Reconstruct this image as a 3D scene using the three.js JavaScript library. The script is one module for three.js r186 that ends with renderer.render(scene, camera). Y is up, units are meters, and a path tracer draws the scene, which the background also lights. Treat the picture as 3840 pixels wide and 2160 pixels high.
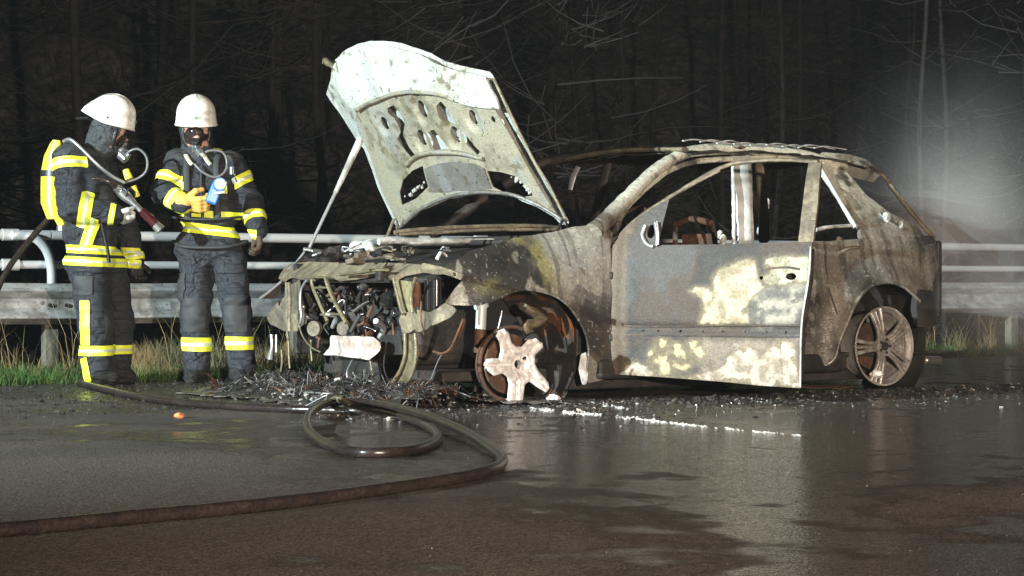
import * as THREE from 'three';
import { RoundedBoxGeometry } from 'three/addons/geometries/RoundedBoxGeometry.js';
import { mergeGeometries } from 'three/addons/utils/BufferGeometryUtils.js';

// ---------------------------------------------------------------- camera, sky, lights, exposure
const V3 = THREE.Vector3, F = 7500, PITCH = Math.atan(30 / F);          // focal length in photo pixels (3840 wide), horizon at row 1050
const EYE = new V3(0, 0.675, 0);
const scene = new THREE.Scene();
const camera = new THREE.PerspectiveCamera(2 * Math.atan(1080 / F) * 180 / Math.PI, 16 / 9, 0.1, 400);
camera.position.copy(EYE); camera.rotation.x = -PITCH;
const renderer = new THREE.WebGLRenderer({ antialias: true });
renderer.toneMapping = THREE.LinearToneMapping; renderer.toneMappingExposure = 1;
renderer.shadowMap.enabled = true;

const skyData = new Float32Array(8 * 4 * 4);
for (let i = 0; i < 32; i++) skyData.set([0.0038, 0.005, 0.0065, 1], i * 4);   // overcast night sky
const sky = new THREE.DataTexture(skyData, 8, 4, THREE.RGBAFormat, THREE.FloatType);
sky.mapping = THREE.EquirectangularReflectionMapping; sky.needsUpdate = true;
scene.background = sky; scene.environment = sky;
const moon = new THREE.DirectionalLight(0xdfe6ff, 0.01);
moon.position.set(-20, 30, 10); moon.castShadow = true; moon.shadow.radius = 20; scene.add(moon);

// unseen lamps: crew mast at left, tripod lamp added for vehicle headlights behind the camera: [position, target, colour, candela, cone, soft size]
const FLOOD = [
  { at: [-14.5, 5.0, 2.4], to: [0.9, 1.1, -13.2], color: 0xe2f2f5, power: 4100, cone: 0.315, soft: 0.7, name: 'mast_floodlight', label: 'white floodlight on a tall tripod mast shining on the wreck' },
  { at: [2.3, 1.35, 2.4], to: [0.8, -0.15, -10.4], color: 0xffead6, power: 740, cone: 0.5, soft: 0.9, name: 'headlight_stand_in', label: 'warm lamp on a short tripod, added in place of unseen vehicle headlights' },
];

// ---------------------------------------------------------------- helpers
let seed = 7;
const rnd = () => { seed = (seed + 0x6D2B79F5) | 0; let t = Math.imul(seed ^ (seed >>> 15), 1 | seed); t = (t + Math.imul(t ^ (t >>> 7), 61 | t)) ^ t; return ((t ^ (t >>> 14)) >>> 0) / 4294967296; };
const rr = (a, b) => a + (b - a) * rnd();
const gauss = () => rnd() + rnd() + rnd() + rnd() + rnd() + rnd() - 3;
const clamp = (x, a = 0, b = 1) => Math.min(b, Math.max(a, x));
const sstep = (a, b, x) => { const t = clamp((x - a) / (b - a)); return t * t * (3 - 2 * t); };
const mix = (a, b, t) => a + (b - a) * t;
const mix3 = (a, b, t) => [mix(a[0], b[0], t), mix(a[1], b[1], t), mix(a[2], b[2], t)];
const h3 = (x, y, z) => { let h = Math.imul(x, 374761393) + Math.imul(y, 668265263) + Math.imul(z, 1440662683) | 0; h = Math.imul(h ^ (h >>> 13), 1274126177); return ((h ^ (h >>> 16)) >>> 0) / 4294967296; };
function noise(x, y, z = 0) {
  const i = Math.floor(x), j = Math.floor(y), k = Math.floor(z); let a = x - i, b = y - j, c = z - k;
  a = a * a * (3 - 2 * a); b = b * b * (3 - 2 * b); c = c * c * (3 - 2 * c);
  return mix(mix(mix(h3(i, j, k), h3(i + 1, j, k), a), mix(h3(i, j + 1, k), h3(i + 1, j + 1, k), a), b),
    mix(mix(h3(i, j, k + 1), h3(i + 1, j, k + 1), a), mix(h3(i, j + 1, k + 1), h3(i + 1, j + 1, k + 1), a), b), c);
}
function fbm(x, y, z = 0, o = 4) { let s = 0, w = 0.5, t = 0; for (let i = 0; i < o; i++) { s += w * noise(x, y, z + i * 7.3); t += w; x *= 2.03; y *= 2.03; z *= 2.03; w *= 0.5; } return s / t; }
const enc = (c) => { c = clamp(c); return 255 * (c <= 0.0031308 ? 12.92 * c : 1.055 * Math.pow(c, 1 / 2.4) - 0.055); };
function tex(w, h, fn, srgb = true, wrap = THREE.RepeatWrapping) {           // fn(x, y in 0..1) -> linear colour or grey
  const d = new Uint8Array(w * h * 4);
  for (let j = 0; j < h; j++) for (let i = 0; i < w; i++) {
    const c = fn((i + 0.5) / w, (j + 0.5) / h), o = (j * w + i) * 4;
    if (srgb) { d[o] = enc(c[0]); d[o + 1] = enc(c[1]); d[o + 2] = enc(c[2]); } else d[o] = d[o + 1] = d[o + 2] = 255 * clamp(c);
    d[o + 3] = 255;
  }
  const t = new THREE.DataTexture(d, w, h); t.wrapS = t.wrapT = wrap; t.magFilter = THREE.LinearFilter; t.minFilter = THREE.LinearMipmapLinearFilter; t.generateMipmaps = true;
  if (srgb) t.colorSpace = THREE.SRGBColorSpace; t.needsUpdate = true; return t;
}
const rgb = (r, g, b) => new THREE.Color().setRGB(r, g, b);
const std = (color, roughness = 0.7, metalness = 0, more = {}) => new THREE.MeshStandardMaterial({ color: Array.isArray(color) ? rgb(...color) : color, roughness, metalness, side: THREE.DoubleSide, ...more });
const names = new Map();
const numbered = (n) => { const k = names.get(n) || 0; names.set(n, k + 1); return k ? `${n}_${String(k).padStart(3, '0')}` : n; };
const shade = (o) => o.traverse((c) => { if (c.isMesh) { c.castShadow = true; c.receiveShadow = true; } });
function bare(g) { for (const k of Object.keys(g.attributes)) if (!['position', 'normal', 'uv'].includes(k)) g.deleteAttribute(k); return g.index ? g.toNonIndexed() : g; }
const join = (gs) => gs.length === 1 ? gs[0] : mergeGeometries(gs.map(bare));
function mesh(name, g, m, parent) { const o = new THREE.Mesh(Array.isArray(g) ? join(g) : g, m); o.name = parent === scene ? numbered(name) : name; parent.add(o); o.castShadow = o.receiveShadow = true; return o; }
function thing(name, label, category, pos = [0, 0, 0], turn = 0, group) {
  const o = new THREE.Group(); o.name = numbered(name); o.position.set(...pos); o.rotation.y = turn; o.userData = { label, category }; if (group) o.userData.group = group; scene.add(o); return o;
}
function tag(o, label, category, group, kind) { o.userData = { label, category }; if (group) o.userData.group = group; if (kind) o.userData.kind = kind; return o; }
const structure = (name, g, m, label) => { const o = mesh(name, g, m, scene); o.userData = { kind: 'structure', label }; return o; };

// ---- the wreck's own axes: x = towards its tail, y = up, z = out of its near side; origin on the road under the near front hub
const TH = 33.3 * Math.PI / 180, CAR_AT = new V3(0.037, 0, -11.0);
const toCar = (p) => p.clone().sub(CAR_AT).applyAxisAngle(new V3(0, 1, 0), -TH);
const toWorld = (p) => p.clone().applyAxisAngle(new V3(0, 1, 0), TH).add(CAR_AT);
const rayW = (x, y) => new V3((x - 1920) / F, -(y - 1080) / F, -1).applyAxisAngle(new V3(1, 0, 0), -PITCH);
const eyeC = toCar(EYE), rayC = (x, y) => rayW(x, y).applyAxisAngle(new V3(0, 1, 0), -TH);
const frame = (o, ex, ey) => ({ o, ex: ex.normalize(), ey: ey.normalize(), ez: new V3().crossVectors(ex, ey).normalize() });
const at3 = (fr, a, b, c) => fr.o.clone().addScaledVector(fr.ex, a).addScaledVector(fr.ey, b).addScaledVector(fr.ez, c);
function pt(fr, x, y, disp) {                                              // photo pixel -> position on the (bulged) panel it belongs to
  let a = 0, b = 0, c = typeof disp === 'number' ? disp : 0; const d = rayC(x, y);
  for (let k = 0; k < 6; k++) {
    const o = at3(fr, 0, 0, c), t = o.sub(eyeC).dot(fr.ez) / d.dot(fr.ez), p = eyeC.clone().addScaledVector(d, t).sub(fr.o);
    a = p.dot(fr.ex); b = p.dot(fr.ey); if (typeof disp !== 'function') break; c = disp(a, b);
  }
  return [a, b];
}
const at = (fr, x, y, disp = 0) => { const [a, b] = pt(fr, x, y, disp); return at3(fr, a, b, typeof disp === 'function' ? disp(a, b) : disp); };
const list = (s) => s.trim().split(/\s+/).map((q) => q.split(',').map(Number));
const outline = (fr, s, disp) => list(s).map(([x, y]) => pt(fr, x, y, disp));
const path = (fr, s, disp) => list(s).map(([x, y]) => at(fr, x, y, disp));
const groundPt = (x, y, h = 0) => { const d = rayW(x, y); return EYE.clone().addScaledVector(d, (h - EYE.y) / d.y); };
function sdPoly(q, x, y) {
  let d = 1e9, ins = false;
  for (let i = 0, j = q.length - 1; i < q.length; j = i++) {
    const [x1, y1] = q[i], [x2, y2] = q[j], ex = x2 - x1, ey = y2 - y1, t = clamp(((x - x1) * ex + (y - y1) * ey) / (ex * ex + ey * ey || 1e-9));
    d = Math.min(d, Math.hypot(x - x1 - ex * t, y - y1 - ey * t));
    if ((y1 > y) !== (y2 > y) && x < ex * (y - y1) / ey + x1) ins = !ins;
  }
  return ins ? d : -d;
}
// a pressed metal sheet: outline and holes in panel coordinates, bulge disp(a, b), thickness t, ragged edge rag
function sheet(fr, { out, holes = [], cell = 0.02, t = 0.004, disp, rag = 0, uv = [0, 0, 1, 1], dent = 0 }) {
  let x0 = 1e9, x1 = -1e9, y0 = 1e9, y1 = -1e9;
  for (const [x, y] of out) { x0 = Math.min(x0, x); x1 = Math.max(x1, x); y0 = Math.min(y0, y); y1 = Math.max(y1, y); }
  x0 -= cell; y0 -= cell; const nx = Math.ceil((x1 - x0) / cell) + 2, ny = Math.ceil((y1 - y0) / cell) + 2, f = new Float32Array((nx + 1) * (ny + 1));
  const id = (i, j) => j * (nx + 1) + i;
  for (let j = 0; j <= ny; j++) for (let i = 0; i <= nx; i++) {
    const x = x0 + i * cell, y = y0 + j * cell; let d = sdPoly(out, x, y);
    for (const h of holes) d = Math.min(d, -sdPoly(h, x, y));
    if (rag) d += rag * (fbm(x * 14, y * 14, 3.1) - 0.55) * 2;
    f[id(i, j)] = Math.abs(d) < 1e-6 ? 1e-6 : d;
  }
  const key = new Map(), ab = [], idx = [], put = (k, a, b) => { let v = key.get(k); if (v === undefined) { v = ab.length; ab.push([a, b]); key.set(k, v); } return v; };
  const node = (n) => put(n, x0 + (n % (nx + 1)) * cell, y0 + Math.floor(n / (nx + 1)) * cell);
  const cut = (p, q) => { if (p > q) [p, q] = [q, p]; const s = f[p] / (f[p] - f[q]), px = x0 + (p % (nx + 1)) * cell, py = y0 + Math.floor(p / (nx + 1)) * cell, qx = x0 + (q % (nx + 1)) * cell, qy = y0 + Math.floor(q / (nx + 1)) * cell; return put(p * 1e7 + q + 0.5, mix(px, qx, s), mix(py, qy, s)); };
  const tri = (...n) => { const q = []; for (let k = 0; k < 3; k++) { const a = n[k], b = n[(k + 1) % 3]; if (f[a] > 0) q.push(node(a)); if ((f[a] > 0) !== (f[b] > 0)) q.push(cut(a, b)); } for (let k = 2; k < q.length; k++) idx.push(q[0], q[k - 1], q[k]); };
  for (let j = 0; j < ny; j++) for (let i = 0; i < nx; i++) { const a = id(i, j), b = id(i + 1, j), c = id(i + 1, j + 1), d = id(i, j + 1); if ((i + j) & 1) { tri(a, b, c); tri(a, c, d); } else { tri(a, b, d); tri(b, c, d); } }
  const n = ab.length, P = ab.map(([a, b]) => at3(fr, a, b, (disp ? disp(a, b) : 0) + (dent ? dent * (fbm(a * 5, b * 5, 9.7, 3) - 0.5) : 0)));
  const top = new THREE.BufferGeometry(); top.setAttribute('position', new THREE.Float32BufferAttribute(P.flatMap((p) => [p.x, p.y, p.z]), 3)); top.setIndex(idx); top.computeVertexNormals();
  const N = top.attributes.normal, pos = [], nor = [], uvs = [], ix = [];
  const U = ([a, b]) => [(a - uv[0]) / uv[2], (b - uv[1]) / uv[3]];
  for (let k = 0; k < n; k++) { pos.push(P[k].x, P[k].y, P[k].z); nor.push(N.getX(k), N.getY(k), N.getZ(k)); uvs.push(...U(ab[k])); }
  for (let k = 0; k < n; k++) { pos.push(P[k].x - N.getX(k) * t, P[k].y - N.getY(k) * t, P[k].z - N.getZ(k) * t); nor.push(-N.getX(k), -N.getY(k), -N.getZ(k)); uvs.push(...U(ab[k])); }
  const edge = new Map();
  for (let k = 0; k < idx.length; k += 3) { const q = [idx[k], idx[k + 1], idx[k + 2]]; ix.push(...q); ix.push(q[0] + n, q[2] + n, q[1] + n); for (let e = 0; e < 3; e++) { const a = q[e], b = q[(e + 1) % 3], s = a < b ? a + '_' + b : b + '_' + a; edge.set(s, edge.has(s) ? null : [a, b]); } }
  for (const e of edge.values()) if (e) {
    const [a, b] = e, m = pos.length / 3, v = [P[a], P[b]], na = new V3(N.getX(a), N.getY(a), N.getZ(a)), wn = new V3().crossVectors(v[1].clone().sub(v[0]), na).normalize();
    for (const [q, s] of [[a, 0], [b, 0], [b, 1], [a, 1]]) { pos.push(pos[(q + n * s) * 3], pos[(q + n * s) * 3 + 1], pos[(q + n * s) * 3 + 2]); nor.push(wn.x, wn.y, wn.z); uvs.push(...U(ab[q])); }
    ix.push(m, m + 2, m + 1, m, m + 3, m + 2);
  }
  const g = new THREE.BufferGeometry(); g.setAttribute('position', new THREE.Float32BufferAttribute(pos, 3)); g.setAttribute('normal', new THREE.Float32BufferAttribute(nor, 3)); g.setAttribute('uv', new THREE.Float32BufferAttribute(uvs, 2)); g.setIndex(ix); return g;
}
// a bar along a smooth path: radius number or list, flat = second radius factor, closed ends
function bar(pts, r, { seg = 0, sides = 10, flat = 1, tension = 0.5, straight = false, wob = 0, uvOf } = {}) {
  const v = pts.map((p) => Array.isArray(p) ? new V3(...p) : p);
  const c = straight || v.length === 2 ? (() => { const k = new THREE.CurvePath(); for (let i = 1; i < v.length; i++) k.add(new THREE.LineCurve3(v[i - 1], v[i])); return k; })() : new THREE.CatmullRomCurve3(v, false, 'catmullrom', tension);
  const L = c.getLength(), n = seg || Math.max(2, Math.min(160, Math.ceil(L / 0.03))), pos = [], nor = [], uv = [], ix = [];
  let prev = null; const up0 = new V3(0.11, 0.95, 0.23).normalize();
  for (let i = 0; i <= n; i++) {
    const u = i / n, p = c.getPointAt(u), t = c.getTangentAt(clamp(u, 1e-4, 1 - 1e-4)).normalize();
    let s = prev ? prev.clone().addScaledVector(t, -prev.dot(t)) : new V3().crossVectors(t, Math.abs(t.y) > 0.9 ? new V3(1, 0.1, 0) : up0); s.normalize(); prev = s.clone(); const w = new V3().crossVectors(t, s);
    const rad = Array.isArray(r) ? (() => { const q = u * (r.length - 1), k = Math.min(r.length - 2, Math.floor(q)); return mix(r[k], r[k + 1], q - k); })() : r;
    for (let k = 0; k <= sides; k++) {
      const a = k / sides * Math.PI * 2, d = s.clone().multiplyScalar(Math.cos(a)).addScaledVector(w, Math.sin(a) * flat), q = p.clone().addScaledVector(d, rad * (1 + (wob ? wob * (noise(p.x * 30, p.y * 30 + a, p.z * 30) - 0.5) : 0)));
      const m = s.clone().multiplyScalar(Math.cos(a)).addScaledVector(w, Math.sin(a) / flat).normalize();
      pos.push(q.x, q.y, q.z); nor.push(m.x, m.y, m.z); uv.push(...(uvOf ? uvOf(q) : [u * L, k / sides * rad * 6.3]));
    }
  }
  const R = sides + 1;
  for (let i = 0; i < n; i++) for (let k = 0; k < sides; k++) { const a = i * R + k; ix.push(a, a + 1, a + R, a + 1, a + R + 1, a + R); }
  for (const e of [0, n]) { const p = c.getPointAt(e / n), m = pos.length / 3, t = c.getTangentAt(clamp(e / n, 1e-4, 1 - 1e-4)).multiplyScalar(e ? 1 : -1); pos.push(p.x, p.y, p.z); nor.push(t.x, t.y, t.z); uv.push(...(uvOf ? uvOf(p) : [0, 0])); for (let k = 0; k < sides; k++) { const b = m + 1 + k; const o = (e * R + k) * 3; pos.push(pos[o], pos[o + 1], pos[o + 2]); nor.push(t.x, t.y, t.z); uv.push(uv[(e * R + k) * 2], uv[(e * R + k) * 2 + 1]); const nx = m + 1 + (k + 1) % sides; e ? ix.push(m, b, nx) : ix.push(m, nx, b); } }
  const g = new THREE.BufferGeometry(); g.setAttribute('position', new THREE.Float32BufferAttribute(pos, 3)); g.setAttribute('normal', new THREE.Float32BufferAttribute(nor, 3)); g.setAttribute('uv', new THREE.Float32BufferAttribute(uv, 2)); g.setIndex(ix); return g;
}
function boxUV(g, s = 1) { const p = g.attributes.position, n = g.attributes.normal, uv = new Float32Array(p.count * 2); for (let i = 0; i < p.count; i++) { const a = Math.abs(n.getX(i)), b = Math.abs(n.getY(i)), c = Math.abs(n.getZ(i)); const q = b > a && b > c ? [p.getX(i), p.getZ(i)] : a > c ? [p.getZ(i), p.getY(i)] : [p.getX(i), p.getY(i)]; uv[i * 2] = q[0] / s; uv[i * 2 + 1] = q[1] / s; } g.setAttribute('uv', new THREE.BufferAttribute(uv, 2)); return g; }
function block(c, s, rot = [0, 0, 0], rad = 0.012) { const g = new RoundedBoxGeometry(s[0], s[1], s[2], 2, Math.min(rad, Math.min(...s) * 0.45)); g.rotateX(rot[0]); g.rotateZ(rot[2]); g.rotateY(rot[1]); const v = Array.isArray(c) ? c : [c.x, c.y, c.z]; g.translate(...v); return boxUV(g); }
function lump(r, sd, squash = 0.7, detail = 2) { const g = new THREE.IcosahedronGeometry(r, detail), p = g.attributes.position; for (let i = 0; i < p.count; i++) { const x = p.getX(i), y = p.getY(i), z = p.getZ(i), k = 0.55 + 0.9 * fbm(x / r * 1.6 + sd, y / r * 1.6, z / r * 1.6, 3); p.setXYZ(i, x * k, y * k * squash, z * k); } g.computeVertexNormals(); return boxUV(g); }
const ellipse = ([a, b], rx, ry, rot = 0, n = 20) => Array.from({ length: n }, (_, i) => { const t = i / n * 2 * Math.PI, x = rx * Math.cos(t), y = ry * Math.sin(t); return [a + x * Math.cos(rot) - y * Math.sin(rot), b + x * Math.sin(rot) + y * Math.cos(rot)]; });

// ---------------------------------------------------------------- floodlights (outside the frame, they light the place)
const mBlack = std([0.02, 0.02, 0.02], 0.5), mAlu = std([0.55, 0.55, 0.56], 0.4, 0.8);
for (const L of FLOOD) {
  const p = new V3(...L.at), to = new V3(...L.to), dir = to.clone().sub(p).normalize(), g = thing(L.name, L.label, 'floodlight', [p.x, 0, p.z]);
  const h = p.y, head = new V3(0, h, 0), spread = h > 2 ? 0.7 : 0.4;
  mesh('pole', bar([[0, 0.25, 0], [0, h - 0.12, 0]], 0.02), mAlu, g);
  for (let k = 0; k < 3; k++) { const a = k * 2.094 + 0.4; mesh('leg', bar([[0, h * 0.35, 0], [Math.cos(a) * spread, 0.012, Math.sin(a) * spread]], 0.012), mBlack, g); }
  const hd = new THREE.Mesh(new RoundedBoxGeometry(0.42, 0.32, 0.14, 2, 0.02), mBlack); hd.name = 'lamp_head'; g.add(hd); hd.position.copy(head); hd.lookAt(to); hd.castShadow = true;
  const lens = new THREE.Mesh(new THREE.BoxGeometry(0.36, 0.26, 0.01), new THREE.MeshStandardMaterial({ color: 0xffffff, emissive: L.color, emissiveIntensity: 6 })); lens.name = 'lamp_lens'; lens.position.set(0, 0, 0.076); hd.add(lens);
  const s = new THREE.SpotLight(L.color, L.power, 0, L.cone, L.soft, 2); s.name = 'floodlight_beam'; s.position.copy(p).addScaledVector(dir, 0.2); s.target.position.copy(to); s.castShadow = true; s.shadow.radius = 5; s.shadow.mapSize.set(2048, 2048); s.shadow.camera.near = 0.2; scene.add(s, s.target);
}

// ---------------------------------------------------------------- ground, road, verge (all laid along the road, which runs along the wreck)
const along = (o) => { o.position.copy(CAR_AT); o.rotation.y = TH; return o; };
const VERGE = -3.25;                                                    // road edge beyond the wreck
const wetAt = (x, z) => {                                                 // 0 damp and rough .. 1 standing water film
  const p = toWorld(new V3(x, 0, z)), n = fbm(x * 0.8 + 3, z * 0.8, 1.7, 5);
  let w = 0.4 + (n - 0.5) * 2.2 + 0.3 * sstep(-1.6, 1.0, p.x) + 0.3 * sstep(-6.5, -8.5, p.z);
  w -= 0.55 * sstep(1.2, 0.2, Math.hypot((p.x + 1.6) / 1.2, (p.z + 7) / 1.1)) + 0.35 * sstep(-6.2, -5.2, p.z) * sstep(1.5, -0.4, p.x);
  return clamp(w);
};
const WG = 160, wetGrid = Float32Array.from({ length: (WG + 1) * (WG + 1) }, (_, i) => wetAt(-7 + 14 * (i % (WG + 1)) / WG, -3.3 + 14 * Math.floor(i / (WG + 1)) / WG));
const wet = (x, z) => { const u = clamp((x + 7) / 14) * WG, v = clamp((z + 3.3) / 14) * WG, i = Math.min(WG - 1, Math.floor(u)), j = Math.min(WG - 1, Math.floor(v)), a = u - i, b = v - j, k = j * (WG + 1) + i; return mix(mix(wetGrid[k], wetGrid[k + 1], a), mix(wetGrid[k + WG + 1], wetGrid[k + WG + 2], a), b); };
{
  const gx = 200, gz = 120, pos = [], uv = [], ix = [];
  const hgt = (x, z) => z > VERGE ? -0.03 : z > -4.4 ? mix(-0.03, 0.02, sstep(VERGE, -3.5, z)) + 0.03 * (fbm(x * 2, z * 2, 0.3) - 0.5) : mix(0.02, -0.12, sstep(-4.3, -5.2, z)) - 0.5 * sstep(-5.6, -8, z) + 0.25 * (fbm(x * 0.7, z * 0.7, 5) - 0.5) * sstep(-5, -8, z) + 1.5 * sstep(-12, -60, z);
  for (let j = 0; j <= gz; j++) for (let i = 0; i <= gx; i++) { const s = i / gx * 2 - 1, r = j / gz, x = 6 + s * 26 + s * s * s * 90, z = 12 - 20 * r - 100 * r * r * r; pos.push(x, hgt(x, z), z); uv.push(x / 2, z / 2); }
  for (let j = 0; j < gz; j++) for (let i = 0; i < gx; i++) { const a = j * (gx + 1) + i; ix.push(a, a + 1, a + gx + 2, a, a + gx + 2, a + gx + 1); }
  const g = new THREE.BufferGeometry(); g.setAttribute('position', new THREE.Float32BufferAttribute(pos, 3)); g.setAttribute('uv', new THREE.Float32BufferAttribute(uv, 2)); g.setIndex(ix); g.computeVertexNormals();
  const soil = tex(512, 512, (x, y) => { const n = fbm(x * 16, y * 16, 2), m = fbm(x * 60, y * 60, 4); return mix3([0.02, 0.016, 0.012], [0.075, 0.062, 0.04], clamp(n * 0.9 + (m - 0.5) * 0.8)); });
  const soilBump = tex(256, 256, (x, y) => fbm(x * 40, y * 40, 1, 3), false);
  along(structure('ground', g, std(0xffffff, 0.95, 0, { map: soil, bumpMap: soilBump, bumpScale: 0.02 }), 'dark earth verge and forest floor beyond the road'));
  // road surface
  const RX = [-5, 6], RZ = [-3.3, 7.7], S = 11;
  const ck0 = toCar(groundPt(2690, 1635)), ck1 = toCar(groundPt(2990, 1745));   // sealed crack in the asphalt
  const rc = tex(2048, 2048, (u, v) => {
    const x = RX[0] + u * S, z = RZ[0] + v * S, n = fbm(x * 0.9, z * 0.9, 8.2, 3), gr = h3(Math.floor(u * 2048), Math.floor(v * 2048), 5), g2 = noise(x * 70, z * 70, 2), w = wet(x, z);
    let c = mix3([0.034, 0.029, 0.024], [0.085, 0.068, 0.05], n); { const d = 1.25 - 0.55 * w; c = [c[0] * d, c[1] * d, c[2] * d]; }
    c = mix3(c, [0.088, 0.074, 0.056], (1 - w) * 0.6 * sstep(0.3, 0.7, fbm(x * 2.3, z * 2.3, 1, 3)));
    const k = 0.15 + 1.15 * gr * gr + 0.35 * gr + 0.5 * g2; c = [c[0] * k, c[1] * k, c[2] * k];
    if (gr > 0.9985) c = [0.24, 0.22, 0.19];
    const t = clamp(((x - ck0.x) * (ck1.x - ck0.x) + (z - ck0.z) * (ck1.z - ck0.z)) / (Math.pow(ck1.x - ck0.x, 2) + Math.pow(ck1.z - ck0.z, 2))), cd = Math.hypot(x - mix(ck0.x, ck1.x, t), z - mix(ck0.z, ck1.z, t)) + 0.02 * (noise(x * 9, z * 9) - 0.5); if (cd < 0.02) c = mix3(c, [0.008, 0.007, 0.007], 0.85 * sstep(0.02, 0.008, cd));
    return c;
  }, true, THREE.MirroredRepeatWrapping);
  const rrg = tex(1024, 1024, (u, v) => { const x = RX[0] + u * S, z = RZ[0] + v * S, w = wet(x, z), p = fbm(x * 6, z * 6, 4, 3); return mix(0.82, 0.12, sstep(0.4, 0.95, w + (p - 0.5) * 0.9)) + 0.1 * (noise(x * 45, z * 45) - 0.5); }, false, THREE.MirroredRepeatWrapping);
  const rb = tex(1024, 1024, (u, v) => 0.5 * sstep(0.3, 0.7, noise(u * 150, v * 150, 3)) + 0.35 * sstep(0.35, 0.65, noise(u * 300, v * 300, 6)) + 0.15 * fbm(u * 20, v * 20, 1), false);
  rb.repeat.set(11, 11);
  const rx0 = -70, rx1 = 90, rz1 = 40, rg = new THREE.BufferGeometry();
  rg.setAttribute('position', new THREE.Float32BufferAttribute([rx0, 0, VERGE, rx0, 0, rz1, rx1, 0, rz1, rx1, 0, VERGE], 3)); rg.setAttribute('normal', new THREE.Float32BufferAttribute([0, 1, 0, 0, 1, 0, 0, 1, 0, 0, 1, 0], 3));
  rg.setAttribute('uv', new THREE.Float32BufferAttribute([rx0, VERGE, rx0, rz1, rx1, rz1, rx1, VERGE].map((q, i) => i % 2 ? (q - RZ[0]) / S : (q - RX[0]) / S), 2)); rg.setIndex([0, 1, 2, 0, 2, 3]);
  along(structure('road', rg, std(0xffffff, 1, 0, { map: rc, roughnessMap: rrg, bumpMap: rb, bumpScale: 0.003 }), 'wet dark asphalt road'));
}

// ---------------------------------------------------------------- guard rail
{
  const grime = tex(1024, 512, (x, y) => { const n = fbm(x * 24, y * 10, 3), s = fbm(x * 50, y * 6, 8), sp = noise(x * 220, y * 90, 4); let c = mix3([0.3, 0.31, 0.3], [0.56, 0.57, 0.56], sstep(0.25, 0.7, n)); c = mix3(c, [0.2, 0.18, 0.14], sstep(0.56, 0.75, s) * 0.6); if (sp > 0.86) c = mix3(c, [0.08, 0.06, 0.04], 0.75); return c; });
  const mBeam = std(0xffffff, 0.42, 0.35, { map: grime }), mRail = std([0.6, 0.62, 0.62], 0.5, 0.2), mPost = std([0.33, 0.31, 0.25], 0.7, 0.1, { map: grime });
  const g = along(thing('guard_rail', 'galvanised steel guard rail with two round handrails behind the wreck', 'guard rail'));
  const prof = list('0.000,0.652 0.012,0.648 0.045,0.628 0.083,0.612 0.088,0.602 0.083,0.592 0.045,0.562 0.008,0.545 0.002,0.535 0.000,0.504 0.002,0.473 0.008,0.463 0.045,0.446 0.083,0.416 0.088,0.406 0.083,0.396 0.045,0.38 0.012,0.36 0.000,0.356');
  const seg = (x0, x1, dz) => {
    const pos = [], nor = [], uv = [], ix = []; let l = 0; const steps = 8;
    for (let k = 0; k < prof.length; k++) { if (k) l += Math.hypot(prof[k][0] - prof[k - 1][0], prof[k][1] - prof[k - 1][1]); const a = prof[Math.max(0, k - 1)], b = prof[Math.min(prof.length - 1, k + 1)], ty = b[1] - a[1], tz = b[0] - a[0], q = Math.hypot(ty, tz); for (let s = 0; s <= steps; s++) { const x = mix(x0, x1, s / steps), wv = 0.006 * (noise(x * 1.3, 4) - 0.5) * 2; pos.push(x, prof[k][1] + wv, -4.72 + prof[k][0] + dz + wv); nor.push(0, tz / q, -ty / q); uv.push(x / 3.1, l * 1.9); } }
    for (let k = 0; k < prof.length - 1; k++) for (let s = 0; s < steps; s++) { const a = k * (steps + 1) + s; ix.push(a, a + steps + 1, a + 1, a + 1, a + steps + 1, a + steps + 2); }
    const gg = new THREE.BufferGeometry(); gg.setAttribute('position', new THREE.Float32BufferAttribute(pos, 3)); gg.setAttribute('normal', new THREE.Float32BufferAttribute(nor, 3)); gg.setAttribute('uv', new THREE.Float32BufferAttribute(uv, 2)); gg.setIndex(ix); return gg;
  };
  for (let x = -8.9; x < 24; x += 4) {
    mesh('beam', seg(x - 0.15, x + 4.15, ((x + 9) / 4 % 2) * 0.004), mBeam, g);
    mesh('handrail', bar([[x, 1.0, -4.8], [x + 3.99, 1.0, -4.8]], 0.036, { sides: 14 }), mRail, g);
    mesh('handrail', bar([[x, 0.785, -4.8], [x + 3.99, 0.785, -4.8]], 0.03, { sides: 14 }), mRail, g);
    mesh('bracket', bar([[x + 0.02 - 0.32, 0.995, -4.75], [x - 0.16, 0.985, -4.73], [x - 0.06, 0.9, -4.735], [x - 0.01, 0.76, -4.755], [x, 0.55, -4.78]], 0.034, { sides: 12 }), mRail, g);
    for (const y of [1.0, 0.785]) mesh('clamp', bar([[x - 0.36, y, -4.8], [x - 0.24, y, -4.8]], 0.043, { sides: 14 }), mRail, g);
    for (const dx of [0, 2]) mesh('post', join([block([x + dx, 0.2, -4.78], [0.1, 0.75, 0.02], [0, 0, 0], 0.004), block([x + dx - 0.045, 0.2, -4.82], [0.012, 0.75, 0.07], [0, 0, 0], 0.004), block([x + dx + 0.045, 0.2, -4.82], [0.012, 0.75, 0.07], [0, 0, 0], 0.004)]), mPost, g);
    for (const dx of [0.02, 2, 3.9]) for (const y of [0.56, 0.45]) mesh('bolt', (() => { const c = new THREE.CylinderGeometry(0.014, 0.016, 0.016, 8); c.rotateX(Math.PI / 2); c.translate(x + dx, y - 0.05 + 0.05 * 0, -4.70 + 0.02); return c; })(), mPost, g);
  }
}

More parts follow.
